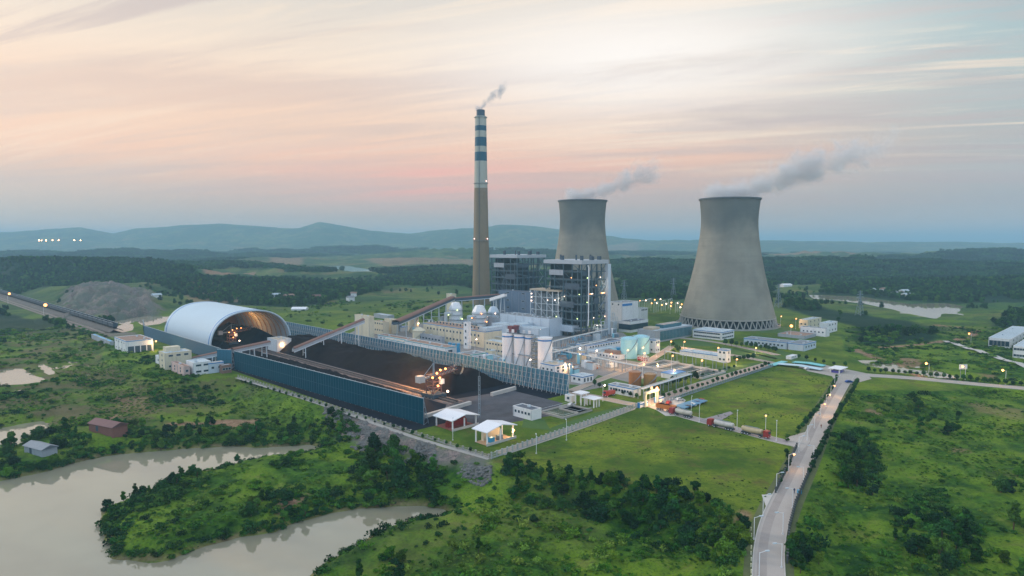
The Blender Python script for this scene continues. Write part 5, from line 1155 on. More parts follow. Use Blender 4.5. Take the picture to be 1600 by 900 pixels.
gallery('gallery from the grass tower towards the boiler bunkers', (GZ(711, 470, 18)), (GZ(782, 464, 22)), 5.0, 2.4, browng, steeld, 4)
gallery('pale gallery right of the chimney above the dark blocks', (GZ(767, 470, 20)), (GZ(790, 463, 26)), 3.0, 2.2, whitep, whitep, 2)

# ------------------------------------------------------------------ wind screens
def screen(label, a_0, b_0, a_1, b_1, h_, panel, postm, side, sp_=4.2, pw=.25, name='wind_screen', front_rails=True, lattice_back=True):
    """side=+1: posts stand on the +B side, -1: on the -B side"""
    L = math.hypot(a_1 - a_0, b_1 - b_0); x0, y0, _ = AB(a_0, b_0); x1, y1, _ = AB(a_1, b_1); root = empty(name, (x0, y0, 0), math.atan2(y1 - y0, x1 - x0)); tag(root, label, 'wind screen')
    b = MB(); np_ = max(2, int(round(L / sp_))); sp_ = L / np_
    b.box(0, -.06, .3, L, .06, h_, panel)
    if not front_rails:
        for k in range(int(L / 2.25)): b.box(k * 2.25 - .07, -side * .06 - (.05 if side > 0 else 0), .3, k * 2.25 + .07, -side * .06 + (.05 if side < 0 else 0), h_, M('panel_joint', (.02, .09, .14), .7, .2))
        b.box(0, -side * .062 - (.04 if side > 0 else 0), h_ * .5 - .05, L, -side * .062 + (.04 if side < 0 else 0), h_ * .5 + .05, M('panel_joint', (0, 0, 0)))
    b.build('panel', root)
    b = MB(); b.bar((0, 0, h_ + .1), (L, 0, h_ + .1), .2, steell); b.build('top_rail', root)
    pm = MB(); s_ = side
    pm.box(-pw / 2, s_ * .08, -.3, pw / 2, s_ * (.08 + pw), h_ + .4, postm); pm.bar((0, s_ * .3, h_ * .92), (0, s_ * h_ * .26, -.3), pw * .8, postm)
    for k in range(5): f = k / 5; pm.bar((0, s_ * .2, h_ * f), (0, s_ * (h_ * .26 * (1 - f - .1)), h_ * (f + .1)), pw * .5, postm)
    o = pm.build('post'); pmm = o.data; bpy.data.objects.remove(o)
    for k in range(min(np_ + 1, 99)): link_mesh('post', pmm, root, (k * sp_, 0, 0))
    if front_rails:
        b = MB()
        for z_ in (h_ * .25, h_ * .5, h_ * .75): b.bar((0, s_ * .5, z_), (L, s_ * .5, z_), .16, postm)
        b.build('rail', root)
    return root
latp = M('porous_screen_sheet', (.045, .17, .25), .6, .45, .25, stain=.3); postpink = M('screen_post', (.36, .40, .44), .6, .15, .8)
screen('long solid dark blue wind screen in front of the coal yard', 395, 154.8, 219, 162.9, 11.3, bluefab, steel, 1, 4.5, front_rails=False)
screen('short blue screen panel beside the coal vault mouth', 409, 150, 400, 155, 11.3, M('blue_sheet_lighter', (.03, .14, .21), .6, .15, .1), steel, 1, 4, front_rails=False)
screen('dark blue wind screen along the left foot of the coal vault', 585, 158, 425, 158, 9, M('blue_sheet_left', (.03, .11, .18), .6, .15, .1), steel, 1, 5, front_rails=False)
screen('long lattice wind screen behind the coal heap', 211, 246.5, 455, 246.5, 10.6, latp, postpink, 1, 3.2, .26)
screen('lattice wind screen continuing to the vault', 455, 246.5, 520, 246.5, 10.6, latp, postpink, 1, 3.2, .26)
screen('dusty dark screen behind the vault on the pond side', 640, 172, 585, 158, 8, M('blue_sheet_left', (0, 0, 0)), steel, 1, 5, front_rails=False)
# ================================================================== CANOPIES
def canopy(name, label, near, lx, rx, ty, roofm, ncol, cat='canopy', ridge='B', thick=.3, inner=None, rise=.12, colw=.45, la=None, lb=None, h=None):
    p = G(*near); la = la or solve_len(p, AX, lx); lb = lb or solve_len(p, BX, rx); h = h or solve_h(p, ty); root = empty(name, tuple(p), ANG); tag(root, label, cat)
    b = MB(); e = .8
    if ridge == 'B': rz_ = h + la * rise; vs = [(-e, -e, h), (lb + e, -e, h), (lb + e, la / 2, rz_), (-e, la / 2, rz_), (-e, la + e, h), (lb + e, la + e, h)]; fs = [(0, 1, 2, 3), (3, 2, 5, 4)]; side = [(0, 1), (1, 2), (2, 5), (5, 4), (4, 3), (3, 0)]
    else: rz_ = h + lb * rise; vs = [(-e, -e, h), (-e, la + e, h), (lb / 2, la + e, rz_), (lb / 2, -e, rz_), (lb + e, -e, h), (lb + e, la + e, h)]; fs = [(0, 3, 2, 1), (3, 4, 5, 2)]; side = [(0, 3), (3, 4), (4, 5), (5, 2), (2, 1), (1, 0)]
    b.add([(x, y, z_) for x, y, z_ in vs], fs, roofm); b.add([(x, y, z_ - thick) for x, y, z_ in vs], [f[::-1] for f in fs], roofm)
    b.add(vs + [(x, y, z_ - thick) for x, y, z_ in vs], [(i, i + 6, j + 6, j) for i, j in side], roofm); b.build('roof', root)
    for i in range(ncol):
        for yy in (.4, la - .4): x = .4 + (lb - .8) * i / (ncol - 1); rbox(root, 'column', x - colw / 2, yy - colw / 2, 0, x + colw / 2, yy + colw / 2, h - thick, whitep)
    return root, la, lb, h
r, la, lb, h = canopy('coal_shelter', 'white gabled open shelter with red machinery under it', (707, 674), 680, 745.5, 657, roofw, 3, ridge='A')
rbox(r, 'kerb_wall', -.5, -.5, 0, lb + .5, -.2, 1.0, concl); rbox(r, 'floor', 0, 0, .05, lb, la, .12, M('red_floor', (.30, .10, .07), .9, .3))
for k in range(3): b = MB(); b.box(-1.6, -1, 0, 1.6, 1, 2.2, redp); b.tube([(-1.2, 0, 2.2), (1.2, 0, 2.6)], .7, redp, 10); b.build('machine', r, loc=(lb * (.25 + .25 * k), la * .5, .12))
r, la, lb, h = canopy('coal_shelter', 'white gabled open shelter with warm lights, nearer the fence', (761, 697), 741.5, 804, 675, roofw, 3, ridge='A')
rbox(r, 'kerb_wall', -.5, -.5, 0, lb + .5, -.2, 1.0, concl); rbox(r, 'floor', 0, 0, .05, lb, la, .12, M('tan_floor', (.40, .28, .18), .9, .3)); rbox(r, 'back_room', lb * .2, la * .72, .12, lb * .8, la - .6, h * .7, cream)
for k in range(2): b = MB(); b.box(-1.1, -.9, 0, 1.1, .9, 1.9, (vesb, steel)[k]); b.build('machine', r, loc=(lb * (.3 + .3 * k), la * .35, .12))
for loc in ((lb * .95, -.3, h * .62), (lb * .5, la * .6, h * .8)): link_mesh('lamp', lampmesh(warmlamp, .42), r, loc); lamp_light(r, (loc[0], loc[1] + 1, loc[2] - .3), 900, (1, .62, .3))
canopy('pump_pavilion', 'taller white roofed open pavilion at the small settling pond', (908, 634), 897.5, 917.5, 615, roofw, 2, 'pavilion', rise=.02)
canopy('pump_pavilion', 'lower white roofed open pavilion at the small settling pond', (928, 638), 911.5, 938, 624, roofw, 3, 'pavilion', rise=.02)
canopy('carport', 'blue roofed carport with cars under it by the truck park', (1068, 641), 1061, 1102, 637, M('carport_blue', (.10, .24, .38), .5, .1), 6, 'carport', rise=.05, colw=.15, la=4.2)
canopy('entrance_canopy', 'small white lit canopy over the purple gatehouse at the junction', (1312, 584), 1296, 1322, 577, roofw, 2, 'canopy', rise=.02)
canopy('cycle_shelter', 'long pale blue low shelter along the lower edge of the plaza', (1280, 580), 1216, 1284, 577.2, M('shelter_roof', (.45, .62, .72), .4, .05), 2, 'shelter', rise=.03, colw=.15)
canopy('cycle_shelter', 'long turquoise strip shelter behind the pale blue one', (1284, 574), 1240, 1288, 571.5, M('turquoise_roof', (.15, .52, .55), .4, .05), 2, 'shelter', rise=.03, colw=.15)
canopy('cycle_shelter', 'short turquoise shelter crossing at the left end of the plaza', (1209, 573), 1206, 1228, 570.5, M('turquoise_roof', (0, 0, 0)), 3, 'shelter', rise=.03, colw=.15, la=2.5)
building('gatehouse', 'small purple blue gatehouse under the lit canopy at the junction', (1311, 583.5), 1299, 1318, 580, M('purple_render', (.10, .08, .38), .6, .1), roofgrey, None, 'gatehouse', wr=(1, 2, .9, .7, .4, 1.4))
building('booth', 'white booth at the inner end of the plaza', (1236, 562), 1228, 1246, 557, white, roofw, None, 'booth', wr=(1, 2, 1, .8, .8, 2))

# ================================================================== BASINS
def basin(label, near, la, lb, h_=1.2, m=concl, wm=darkwater, wall=.6):
    p = G(*near); root = empty('settling_basin', tuple(p), ANG); tag(root, label, 'basin'); b = MB()
    b.box(0, 0, -.2, lb, wall, h_, m); b.box(0, la - wall, -.2, lb, la, h_, m); b.box(0, wall, -.2, wall, la - wall, h_, m); b.box(lb - wall, wall, -.2, lb, la - wall, h_, m); b.build('basin_wall', root)
    rbox(root, 'water', wall, wall, .1, lb - wall, la - wall, h_ - .9 if h_ > 1.1 else .3, wm)
    b = MB()
    for q0, q1 in (((0, 0, h_ + .9), (lb, 0, h_ + .9)), ((0, la, h_ + .9), (lb, la, h_ + .9)), ((0, 0, h_ + .9), (0, la, h_ + .9))): b.bar(q0, q1, .08, steell)
    b.build('railing', root)
for k, (px, py, lab) in enumerate(((1024, 577, 'first rectangular settling basin from the left, under the lamps'), (1047, 582.5, 'second rectangular settling basin from the left'), (1071, 588, 'third rectangular settling basin from the left'), (1097, 593, 'rightmost rectangular settling basin, nearest the tree row'))): basin(lab, (px, py), 11.5, 27)
basin('small square settling pond near the white pavilions', (880, 655), 14, 20, .9, conc, M('green_water', (.07, .09, .045), .1, .2))
basin('narrow second settling pond beside the white pavilions', (905, 648), 12, 9, .9, conc)
p = G(1052, 593); root = empty('clarifier_house', tuple(p), ANG); tag(root, 'low pale pump slab in front of the basins with a blue edge', 'building'); rbox(root, 'wall', 0, 0, -.2, 13, 8, 2.6, white); rbox(root, 'roof_trim', -.1, -.1, 2.65, 13.1, 8.1, 2.95, bluetrim)
# pipe racks
def piperack(label, pts, z_=5, n_=4, sp_=8):
    P = [G(*q) for q in pts]; root = empty('pipe_rack', tuple(P[0])); tag(root, label, 'pipe rack'); o0 = P[0]; pipes = MB(); sup = None
    for a, c_ in zip(P[:-1], P[1:]):
        a = a - o0; c_ = c_ - o0; d = c_ - a; L = np.hypot(d[0], d[1]); nn = np.array([-d[1], d[0], 0]) / L
        for k in range(n_): o_ = nn * (k - (n_ - 1) / 2) * .75; pipes.tube([tuple(a + o_ + (0, 0, z_ + .3)), tuple(c_ + o_ + (0, 0, z_ + .3))], (.28, .18, .33, .2)[k % 4], (steell, whitep, rooftan, steell)[k % 4], 6)
        for i in range(int(L / sp_) + 1):
            q_ = a + d * min(1, i * sp_ / L)
            if sup is None: fr = MB(); fr.box(-.15, -1.65, -.1, .15, -1.35, z_, steel); fr.box(-.15, 1.35, -.1, .15, 1.65, z_, steel); fr.box(-.15, -1.8, z_, .15, 1.8, z_ + .2, steel); oo = fr.build('support'); sup = oo.data; bpy.data.objects.remove(oo)
            link_mesh('support', sup, root, tuple(q_), math.atan2(d[1], d[0]))
    pipes.build('pipe', root, True)
piperack('pipe rack running from the silo office to the settling basins', ((866, 558), (920, 569), (975, 581), (1000, 586)))
piperack('pipe rack turning along the tree row beside the tank farm', ((1001, 624), (1078, 599)), 5)
piperack('pipe rack crossing in front of the warehouse', ((862, 566), (900, 556), (945, 545)), 6)
piperack('elevated pale walkway over the settling basins', ((1041, 561), (1133, 580)), 5, 3)
piperack('pipe rack along the foot of the turbine hall', ((775, 541), (855, 552), (880, 545), (950, 528)), 7, 4)
piperack('pipe bundle above the low stores behind the lattice screen', ((725, 572), (790, 580)), 5, 4)
# yard clutter: low hoppers, transformers
def transformer(px, py, label):
    p = G(px, py); root = empty('transformer', tuple(p), ANG); tag(root, label, 'transformer', 'transformers'); rbox(root, 'tank', -3, -2, .2, 3, 2, 4, steel)
    for k in range(3): b = MB(); b.lathe([(.25, 4), (.35, 4.6), (.2, 5.2), (.3, 5.6), (.1, 6.2)], M('insulator', (.3, .16, .1), .5), 8); b.build('bushing', root, loc=(-2 + 2 * k, 0, 0))
    b = MB()
    for k in range(8): b.box(-3.8, -1.6 + .42 * k, .4, -3.1, -1.45 + .42 * k, 3.4, steell)
    b.build('radiator', root)
for k, (px, py) in enumerate(((893, 545), (880, 551), (906, 540))): transformer(px, py, ('grey transformer nearest the boiler stair', 'grey transformer closest to the silos', 'grey transformer farthest right in its row')[k])
for k, (px, py, w_, d_, h_, m, lab) in enumerate(((1008, 565, 4, 6, 3, redp, 'dark red equipment box under the lamps'), (926, 578, 7, 3, 2.5, rust, 'rust brown container beside the pipe rack'), (935, 572, 3, 9, 3.4, steel, 'grey equipment skid in the tank farm'), (955, 575, 6, 4, 3, pale, 'pale equipment skid in the tank farm'), (896, 585, 5, 3, 2.6, redp, 'dark red box at the foot of the silo office'), (745, 575, 5, 4, 3, steell, 'pale grey skid behind the lattice screen'), (770, 566, 4, 7, 3.5, pale, 'pale skid near the silos'), (700, 523, 7, 10, 5, slate, 'blue topped equipment deck below the absorber towers'), (735, 517, 8, 16, 7, steeld, 'dark steel equipment deck between the absorber towers'), (690, 520, 10, 6, 6, browng, 'brown plant deck left of the absorber towers'), (812, 512, 8, 8, 6, steel, 'grey machinery deck in front of the duct house'), (900, 533, 18, 4, 3, vesb, 'bright blue machine row at the boiler foot'), (940, 526, 8, 8, 9, steel, 'grey plant block right of the boiler foot'), (958, 518, 6, 8, 12, steell, 'pale equipment tower beside the control building'))):
    p = G(px, py); root = empty('equipment_skid', tuple(p), ANG); tag(root, lab, 'equipment'); rbox(root, 'casing', 0, 0, 0, w_, d_, h_ * .7, m); b = MB(); lattice(b, 0, 0, 0, w_, d_, h_, 2, 2, 2, .25, steell, True); b.build('frame', root); b = MB(); b.tube([(w_ * .3, d_ * .3, h_ * .7), (w_ * .3, d_ * .3, h_ * 1.3), (w_ * .8, d_ * .3, h_ * 1.3), (w_ * .8, -.5, 0)], .3, steell, 8); b.build('pipe', root, True)

for gi, (x0, x1, y0, y1, n_, where) in enumerate(((722, 795, 560, 578, 12, 'behind the right half of the lattice screen'), (862, 960, 545, 590, 18, 'in the yard between the silos and the blue tanks'), (672, 800, 500, 522, 14, 'around the absorber towers'), (590, 690, 508, 524, 8, 'on the plant yard behind the cream block'), (890, 965, 512, 535, 9, 'at the foot of the nearer boiler house'))):
    for k in range(n_):
        p = G(random.uniform(x0, x1), random.uniform(y0, y1)); root = empty('process_unit', tuple(p), ANG); tag(root, 'small process unit ' + where, 'equipment', 'process units ' + where)
        w_, d_, h_ = random.uniform(2, 6), random.uniform(2, 6), random.uniform(2, 5.5); mm = random.choice((pale, grey, steel, white, cream, steell, tankb)); rbox(root, 'casing', 0, 0, -.2, w_, d_, h_, mm); rbox(root, 'roof', -.15, -.15, h_, w_ + .15, d_ + .15, h_ + .25, random.choice((roofgrey, roofpale, bluetrim, roofbrown)))
        b = MB(); b.tube([(w_ + .6, 0, 0), (w_ + .6, 0, h_ * .7), (w_ + .6, d_ + 3, h_ * .7), (w_ + .6, d_ + 3, 0)], .22, random.choice((steell, whitep, vesb)), 6); b.build('pipe', root, True)
        if k % 2: b = MB(); b.lathe([(.9, 0), (.9, h_ * 1.1), (.5, h_ * 1.1 + .4), (.01, h_ * 1.1 + .5)], random.choice((whitep, steell, tankb)), 12); b.build('vessel', root, True, loc=(-1.6, 1.2, 0))
# ================================================================== FENCES
def fence(label, p0, p1, n_, h_=2.2, m=concl, name='fence', rails=(.3, 1.1, 1.9), panel=None):
    P0 = G(*p0); P1 = G(*p1); L = math.hypot(*(P1 - P0)[:2]); root = empty(name, tuple(P0), math.atan2(P1[1] - P0[1], P1[0] - P0[0])); tag(root, label, 'fence')
    b = MB()
    for r_ in rails: b.box(0, -.05, r_ * h_ / 2.2 - .06, L, .05, r_ * h_ / 2.2 + .06, m)
    k_ = int(L / .45)
    if panel:
        for k in range(k_): b.box(L * k / k_ - .04, -.04, .2, L * k / k_ + .04, .04, h_ * .95, m)
    b.box(0, -.12, -.3, L, .12, .45, m); b.build('rail', root)
    pm = MB(); pm.box(-.22, -.22, -.3, .22, .22, h_, m); pm.box(-.3, -.3, h_, .3, .3, h_ + .15, m); o = pm.build('post'); md = o.data; bpy.data.objects.remove(o)
    for k in range(n_): link_mesh('post', md, root, (L * k / (n_ - 1), 0, 0))
fence('white post and rail fence along the lower edge of the mown field', (768, 717), (985, 641), 34, 2.3, M('fence_white', (.36, .39, .38), .7, .15), panel=True)
fence('white fence continuing to the lit gate', (985, 641), (1001, 635), 5, 2.3, M('fence_white', (0, 0, 0)), panel=True)
fence('low fence along the cinder path below the blue screen', (372, 590), (764, 716), 60, 1.4, conc)
fence('dark fence between the pink site road and the field', (1025, 634), (1207, 573), 50, 1.5, steel)
for (pts, lab) in ((((1245, 700), (1229, 735), (1212, 770)), 'left'), (((1306, 650), (1284, 700), (1262, 745), (1243, 790), (1233, 830), (1230, 880)), 'right')):
    for a, c_ in zip(pts[:-1], pts[1:]): fence(f'dark mesh fence beside the {lab} verge of the main road at {int(a[0])} paces'.replace(f' at {int(a[0])} paces', {1245: ' just below the junction', 1229: ' above the concrete apron', 1306: ' far section', 1284: ' opposite the junction', 1262: ' upper middle section', 1243: ' lower middle section', 1233: ' nearest section'}[a[0]]), a, c_, 12, 1.8, M('mesh_fence', (.08, .09, .09), .8, .2), panel=True)
# bollard row (yellow/white) at the near left verge
for k in range(9):
    x, y = G2(1173.5 + (.5 if k % 2 else 0), 905 - k * 9.5); b = MB(); b.lathe([(.01, -.4), (.16, -.4), (.16, .9), (.01, .95)], M('bollard_paint', (.62, .60, .42), .6, .2), 10); o = b.build('bollard', loc=(x, y, HZ(x, y)), smooth=True); tag(o, 'pale bollard in the row on the left verge of the near road', 'bollard', 'verge bollards')

# ================================================================== LAMPS
def lamp_proto(hh, lit, arm=1.5, r_=.34):
    root = empty('street_lamp', (0, 0, -500)); b = MB(); b.tube([(0, 0, 0), (0, 0, hh)], .085, whitep, 8); b.lathe([(.25, 0), (.25, .4)], whitep, 8); b.build('pole', root)
    b = MB(); b.bar((0, 0, hh - .1), (arm, 0, hh + .25), .08, whitep); b.build('arm', root); b = MB(); b.box(arm - .1, -.2, hh + .14, arm + .9, .2, hh + .36, steell); b.build('lamp_head', root)
    if lit: link_mesh('bulb', lampmesh(lit, r_), root, (arm + .4, 0, hh - .05))
    return root
protos_l = {}
def street_lamp(px, py, hh, lit, rot, label, power=0, group='street lamps', r_=.34):
    key = (hh, lit.name if lit else None, r_)
    if key not in protos_l: protos_l[key] = lamp_proto(hh, lit, r_=r_); o = protos_l[key]
    else: o = copy_tree(protos_l[key])
    p = GT(px, py); o.location = tuple(p); o.rotation_euler.z = rot; tag(o, label, 'street lamp', group)
    if power: lamp_light(o, (2.2, 0, hh - .6), power)
    return o
protos_first = []
MR = 'main road lamps'
left_side = [(1186, 902, 0), (1178, 843, 0), (1192, 806, 0), (1213, 769, 0), (1232, 737, 1), (1248, 707, 0), (1261, 688, 0), (1272.5, 669, 0), (1282, 652, 1), (1290.5, 636, 1), (1298, 621, 1), (1304, 606, 0)]
right_side = [(1221, 887), (1223, 835), (1238, 794), (1255, 758), (1271, 722)]
nthl = ['lowest', 'second from the near end', 'third from the near end', 'beside the concrete apron', 'just below the junction', 'at the junction corner', 'first above the junction', 'second above the junction', 'third above the junction', 'fourth above the junction', 'fifth above the junction', 'topmost before the gatehouse']
for i, (px, py, l) in enumerate(left_side): street_lamp(px, py, 5.8, warmlamp if l else None, 0.2, f'street lamp on the left side of the main road, {nthl[i]}', 500 if l else 0, MR)
nthr = ['lowest', 'second from the near end', 'opposite the concrete apron', 'between apron and junction', 'opposite the junction']
for i, (px, py) in enumerate(right_side): street_lamp(px, py, 5.8, None, math.pi + .2, f'street lamp on the right side of the main road, {nthr[i]}', 0, MR)
for i, (px, py, l, lab) in enumerate(((1080, 646, 0, 'behind the tanker nearest the gate'), (1092.5, 660, 0, 'left of the gravel spur'), (1151.5, 671, 0, 'between the two long tankers'), (1196, 679, 1, 'behind the last tanker, glowing orange'), (1213, 689, 0, 'last before the main road'))): street_lamp(px, py, 7.2, warmlamp if l else None, 1.2, f'lamp beside the truck road {lab}', 500 if l else 0, 'truck road lamps')
for i, (px, py, lab) in enumerate(((1451, 589, 'nearest the pond on the right hand road'), (1508, 594, 'beside the billboard on the right hand road'), (1571, 601, 'closest to the right edge of the view'), (1517, 536, 'on the far lane below the campus building'))): street_lamp(px, py, 7.5, warmlamp, 1.8, f'glowing orange lamp {lab}', 1300, 'right hand road lamps', .62)
site = [(979, 567, 8, 'left of the blue tanks'), (1003, 560, 7, 'in front of the blue tanks, upper'), (1005, 567, 6, 'in front of the blue tanks, lower'), (1026, 558, 8, 'right of the tank house'), (1047, 552, 8, 'beside the glass office'), (1049, 577, 8, 'in the middle of the settling basins'), (1095, 585, 8, 'at the right hand basin'), (1004, 589, 7, 'between the rusty tanks'), (953, 571, 7, 'left of the low louvred house'), (887, 586, 6, 'at the foot of the silo office'), (1052, 593, 5, 'on the low slab'), (960, 578, 5, 'by the pipe rack corner'), (1015.5, 633, 8, 'on the left of the gate'), (1024, 633, 8, 'on the right of the gate'), (1219.7, 508, 8, 'behind the big cooling tower on the right'), (1243, 514, 9, 'left of the white house group'), (1068, 545, 5, 'near the office forecourt'), (1121, 553, 4, 'on the office court'), (240, 549, 7, 'at the corner of the unloading shed'), (1150, 572, 4, 'along the pink site road'), (1180, 553, 4, 'in front of the long workshop'), (820, 512, 6, 'behind the silos'), (1030, 640, 4, 'inside the truck park')]
for px, py, hh, lab in site: street_lamp(px, py, hh, warmlamp, 1.0, f'glowing orange site lamp {lab}', 1500, 'site lamps', .5)
for px, py, lab in ((652, 520, 'beside the beige silos'), (668, 524, 'below the long gallery'), (742, 548, 'in front of the stair tower'), (826, 584, 'at the foot of the third silo'), (842, 531, 'by the turbine hall corner'), (775, 500, 'right of the pale absorber'), (930, 568, 'among the tank farm racks'), (1010, 545, 'behind the tank house')): street_lamp(px, py, 8, (whitelamp, greenlamp)[px % 2], 1.0, 'small bright plant lamp ' + lab, 300, 'plant lamps', .5)
street_lamp(1235.4, 527, 9, warmlamp, 1.0, 'very bright orange floodlight on the ground right of the cooling tower', 9000, 'site lamps', 1.1)
street_lamp(904, 564, 8, whitelamp, 1.0, 'white glaring lamp beside the pipe rack', 1200, 'site lamps', .6)
street_lamp(942, 627, 7.5, whitelamp, 1.0, 'whitish lamp beside the parked red truck', 500, 'site lamps', .5)
street_lamp(838, 709, 6.5, None, 1.6, 'unlit lamp along the white fence, left one', 0, 'fence lamps'); street_lamp(885, 688, 7.5, None, 1.6, 'unlit lamp along the white fence, right one', 0, 'fence lamps')
street_lamp(707.5, 688, 8, None, 1.6, 'unlit lamp in front of the left coal shelter', 0, 'fence lamps')
for i, (px, py, s_) in enumerate(((12.5, 474, 1.3), (68.5, 495, 1.6))): street_lamp(px, py, 12, warmlamp, 1.0, ('far', 'near')[i] + ' glaring orange mast lamp beside the coal train', 16000, 'railway mast lamps', s_)
for i, (px, py) in enumerate(((999, 481), (1008, 480), (1017, 485), (1025, 485), (1033, 488), (1040, 486), (1048, 484), (1057.6, 485), (1064, 487), (1062, 492), (1022, 479), (1031, 478), (1047, 490))): street_lamp(px, py, 8, (warmlamp, whitelamp)[i % 2], 1.0, 'small lamp of the lit substation between the cooling towers', 800 if i % 3 == 0 else 0, 'substation lamps', .75)
# lamps on buildings stand alone with the wall
for (px, py, z_, lab) in ((441.6, 545, 4.6, 'floodlight on the wall of the white transfer house'),):
    p = G(438, 548.5); root = empty('wall_lamp', (p[0] + 1.6, p[1] - 1.2 + .6, z_)); tag(root, lab, 'lamp'); link_mesh('bulb', lampmesh(warmlamp, .7), root, (0, 0, 0)); b = MB(); b.bar((0, 0, 0), (-.2, 1.4, .1), .15, steel); b.build('bracket', root); lamp_light(root, (.6, -1.2, 0), 900)
farlamp = EM('far_floodlight', (1, .5, .2), 45)
for k, px in enumerate((63, 67, 74, 84, 93.5, 118, 127.5)):
    x = (px - 800) / FPX * 3600; z_ = HZ(x, 3600); zt_ = HCAM + (379 - 375.5) / FPX * 3600; root = empty('floodlight_mast', (x, 3600, z_)); tag(root, 'tiny distant floodlight mast glowing below the left hills', 'floodlight', 'distant floodlights'); b = MB(); b.bar((0, 0, -2), (0, 0, zt_ - z_), 1.2, steel); b.build('mast', root); link_mesh('lamp', lampmesh(farlamp, 2.1 if k != 1 else 1.5), root, (0, 0, zt_ - z_))

# ================================================================== MASTS AND PYLONS
def mast(px, py, ty, label, w=.7):
    p = G(px, py); h = solve_h(p, ty); root = empty('lattice_mast', tuple(p), .3); tag(root, label, 'mast'); b = MB(); lattice(b, -w / 2, -w / 2, 0, w / 2, w / 2, h, 1, 1, int(h / 2), .12, steel); b.build('frame', root); b = MB(); b.bar((0, 0, h), (0, 0, h + 3), .12, steel); b.build('tip', root)
mast(749, 652, 588, 'slender lightning mast at the near end of the coal yard')
def pylon(px, py, h, label, rot=.5):
    p = GT(px, py); root = empty('power_pylon', tuple(p), rot); tag(root, label, 'pylon', 'power pylons'); b = MB(); w = 3.2
    for sx1 in (-1, 1):
        for sy1 in (-1, 1): b.bar((sx1 * w, sy1 * w, -1), (sx1 * .5, sy1 * .5, h * .75), .35, steel); b.bar((sx1 * .5, sy1 * .5, h * .75), (0, 0, h), .3, steel)
    for k in range(6):
        f = k / 6; f2 = (k + 1) / 6; q0 = w + (.5 - w) * f; q1 = w + (.5 - w) * f2; z0 = h * .75 * f; z1 = h * .75 * f2
        for a, c_ in (((-q0, -q0, z0), (q1, -q1, z1)), ((q0, -q0, z0), (-q1, -q1, z1)), ((-q0, -q0, z0), (-q1, q1, z1)), ((-q0, q0, z0), (-q1, -q1, z1))): b.bar(a, c_, .2, steel)
    b.build('tower_body', root)
    for z_, l in ((.72, 6.5), (.83, 5.2), (.93, 4)): b = MB(); b.bar((-l, 0, h * z_), (l, 0, h * z_), .3, steel); b.bar((-l, 0, h * z_), (0, 0, h * (z_ + .06)), .2, steel); b.bar((l, 0, h * z_), (0, 0, h * (z_ + .06)), .2, steel); b.build('cross_arm', root)
for px, py, h, lab in ((1343, 492, 26, 'grey lattice pylon in the woods in front of the reservoir'), (1216, 480, 28, 'lattice pylon right of the big cooling tower in the woods'), (975, 470, 28, 'lattice pylon between the cooling towers, left one'), (1052, 466, 28, 'lattice pylon between the cooling towers, right one')): pylon(px, py, h, lab)
# substation gantries
for k in range(7):
    p = G(992 + k * 11, 488 - (k % 3) * 3); root = empty('substation_gantry', tuple(p), ANG + .3); tag(root, 'pale gantry frame in the substation between the cooling towers', 'gantry', 'substation gantries'); b = MB()
    for x in (-8, 0, 8): b.bar((x, 0, 0), (x, 0, 11), .4, steell)
    b.build('column', root); b = MB(); b.bar((-8, 0, 11), (8, 0, 11), .5, steell); b.build('beam', root)
p = GT(1508, 590); root = empty('billboard', tuple(p + np.array([0, 2, 0])), .15); tag(root, 'pale board on two posts beside the right hand road', 'billboard'); rbox(root, 'board', -2.6, -.1, 4.6, 2.6, .1, 7.4, pale); rbox(root, 'post', -1.7, -.1, -.3, -1.5, .1, 4.6, steel); rbox(root, 'post', 1.5, -.1, -.3, 1.7, .1, 4.6, steel)
# gate
for (px, py, lx, rx, ty, lab) in ((1000, 637.5, 999, 1012.5, 631, 'left white gate wall with a blue band'), (1026, 630, 1025, 1037.5, 622.5, 'right white gate wall with a blue band')):
    p = G(px, py); lb = solve_len(p, BX, rx); h = solve_h(p, ty); root = empty('gate_wall', tuple(p), ANG); tag(root, lab, 'gate'); rbox(root, 'wall', 0, 0, -.2, lb, 1, h, whitep); rbox(root, 'blue_band', -.02, -.05, h - .7, lb + .02, -.005, h - .15, bluetrim); rbox(root, 'post', -.5, -.1, -.2, -.02, 1.1, h + .5, bluetrim)
p = G(1018, 633); root = empty('gate_portal', tuple(p), ANG); tag(root, 'warmly lit open gate portal between the two white walls', 'gate')
for x in (-5, 5): rbox(root, 'column', x - .4, -.4, 0, x + .4, .4, 6, cream)
rbox(root, 'beam', -5.6, -.6, 6, 5.6, .6, 7, cream); lamp_light(root, (0, -3, 5), 1800, (1, .7, .35))

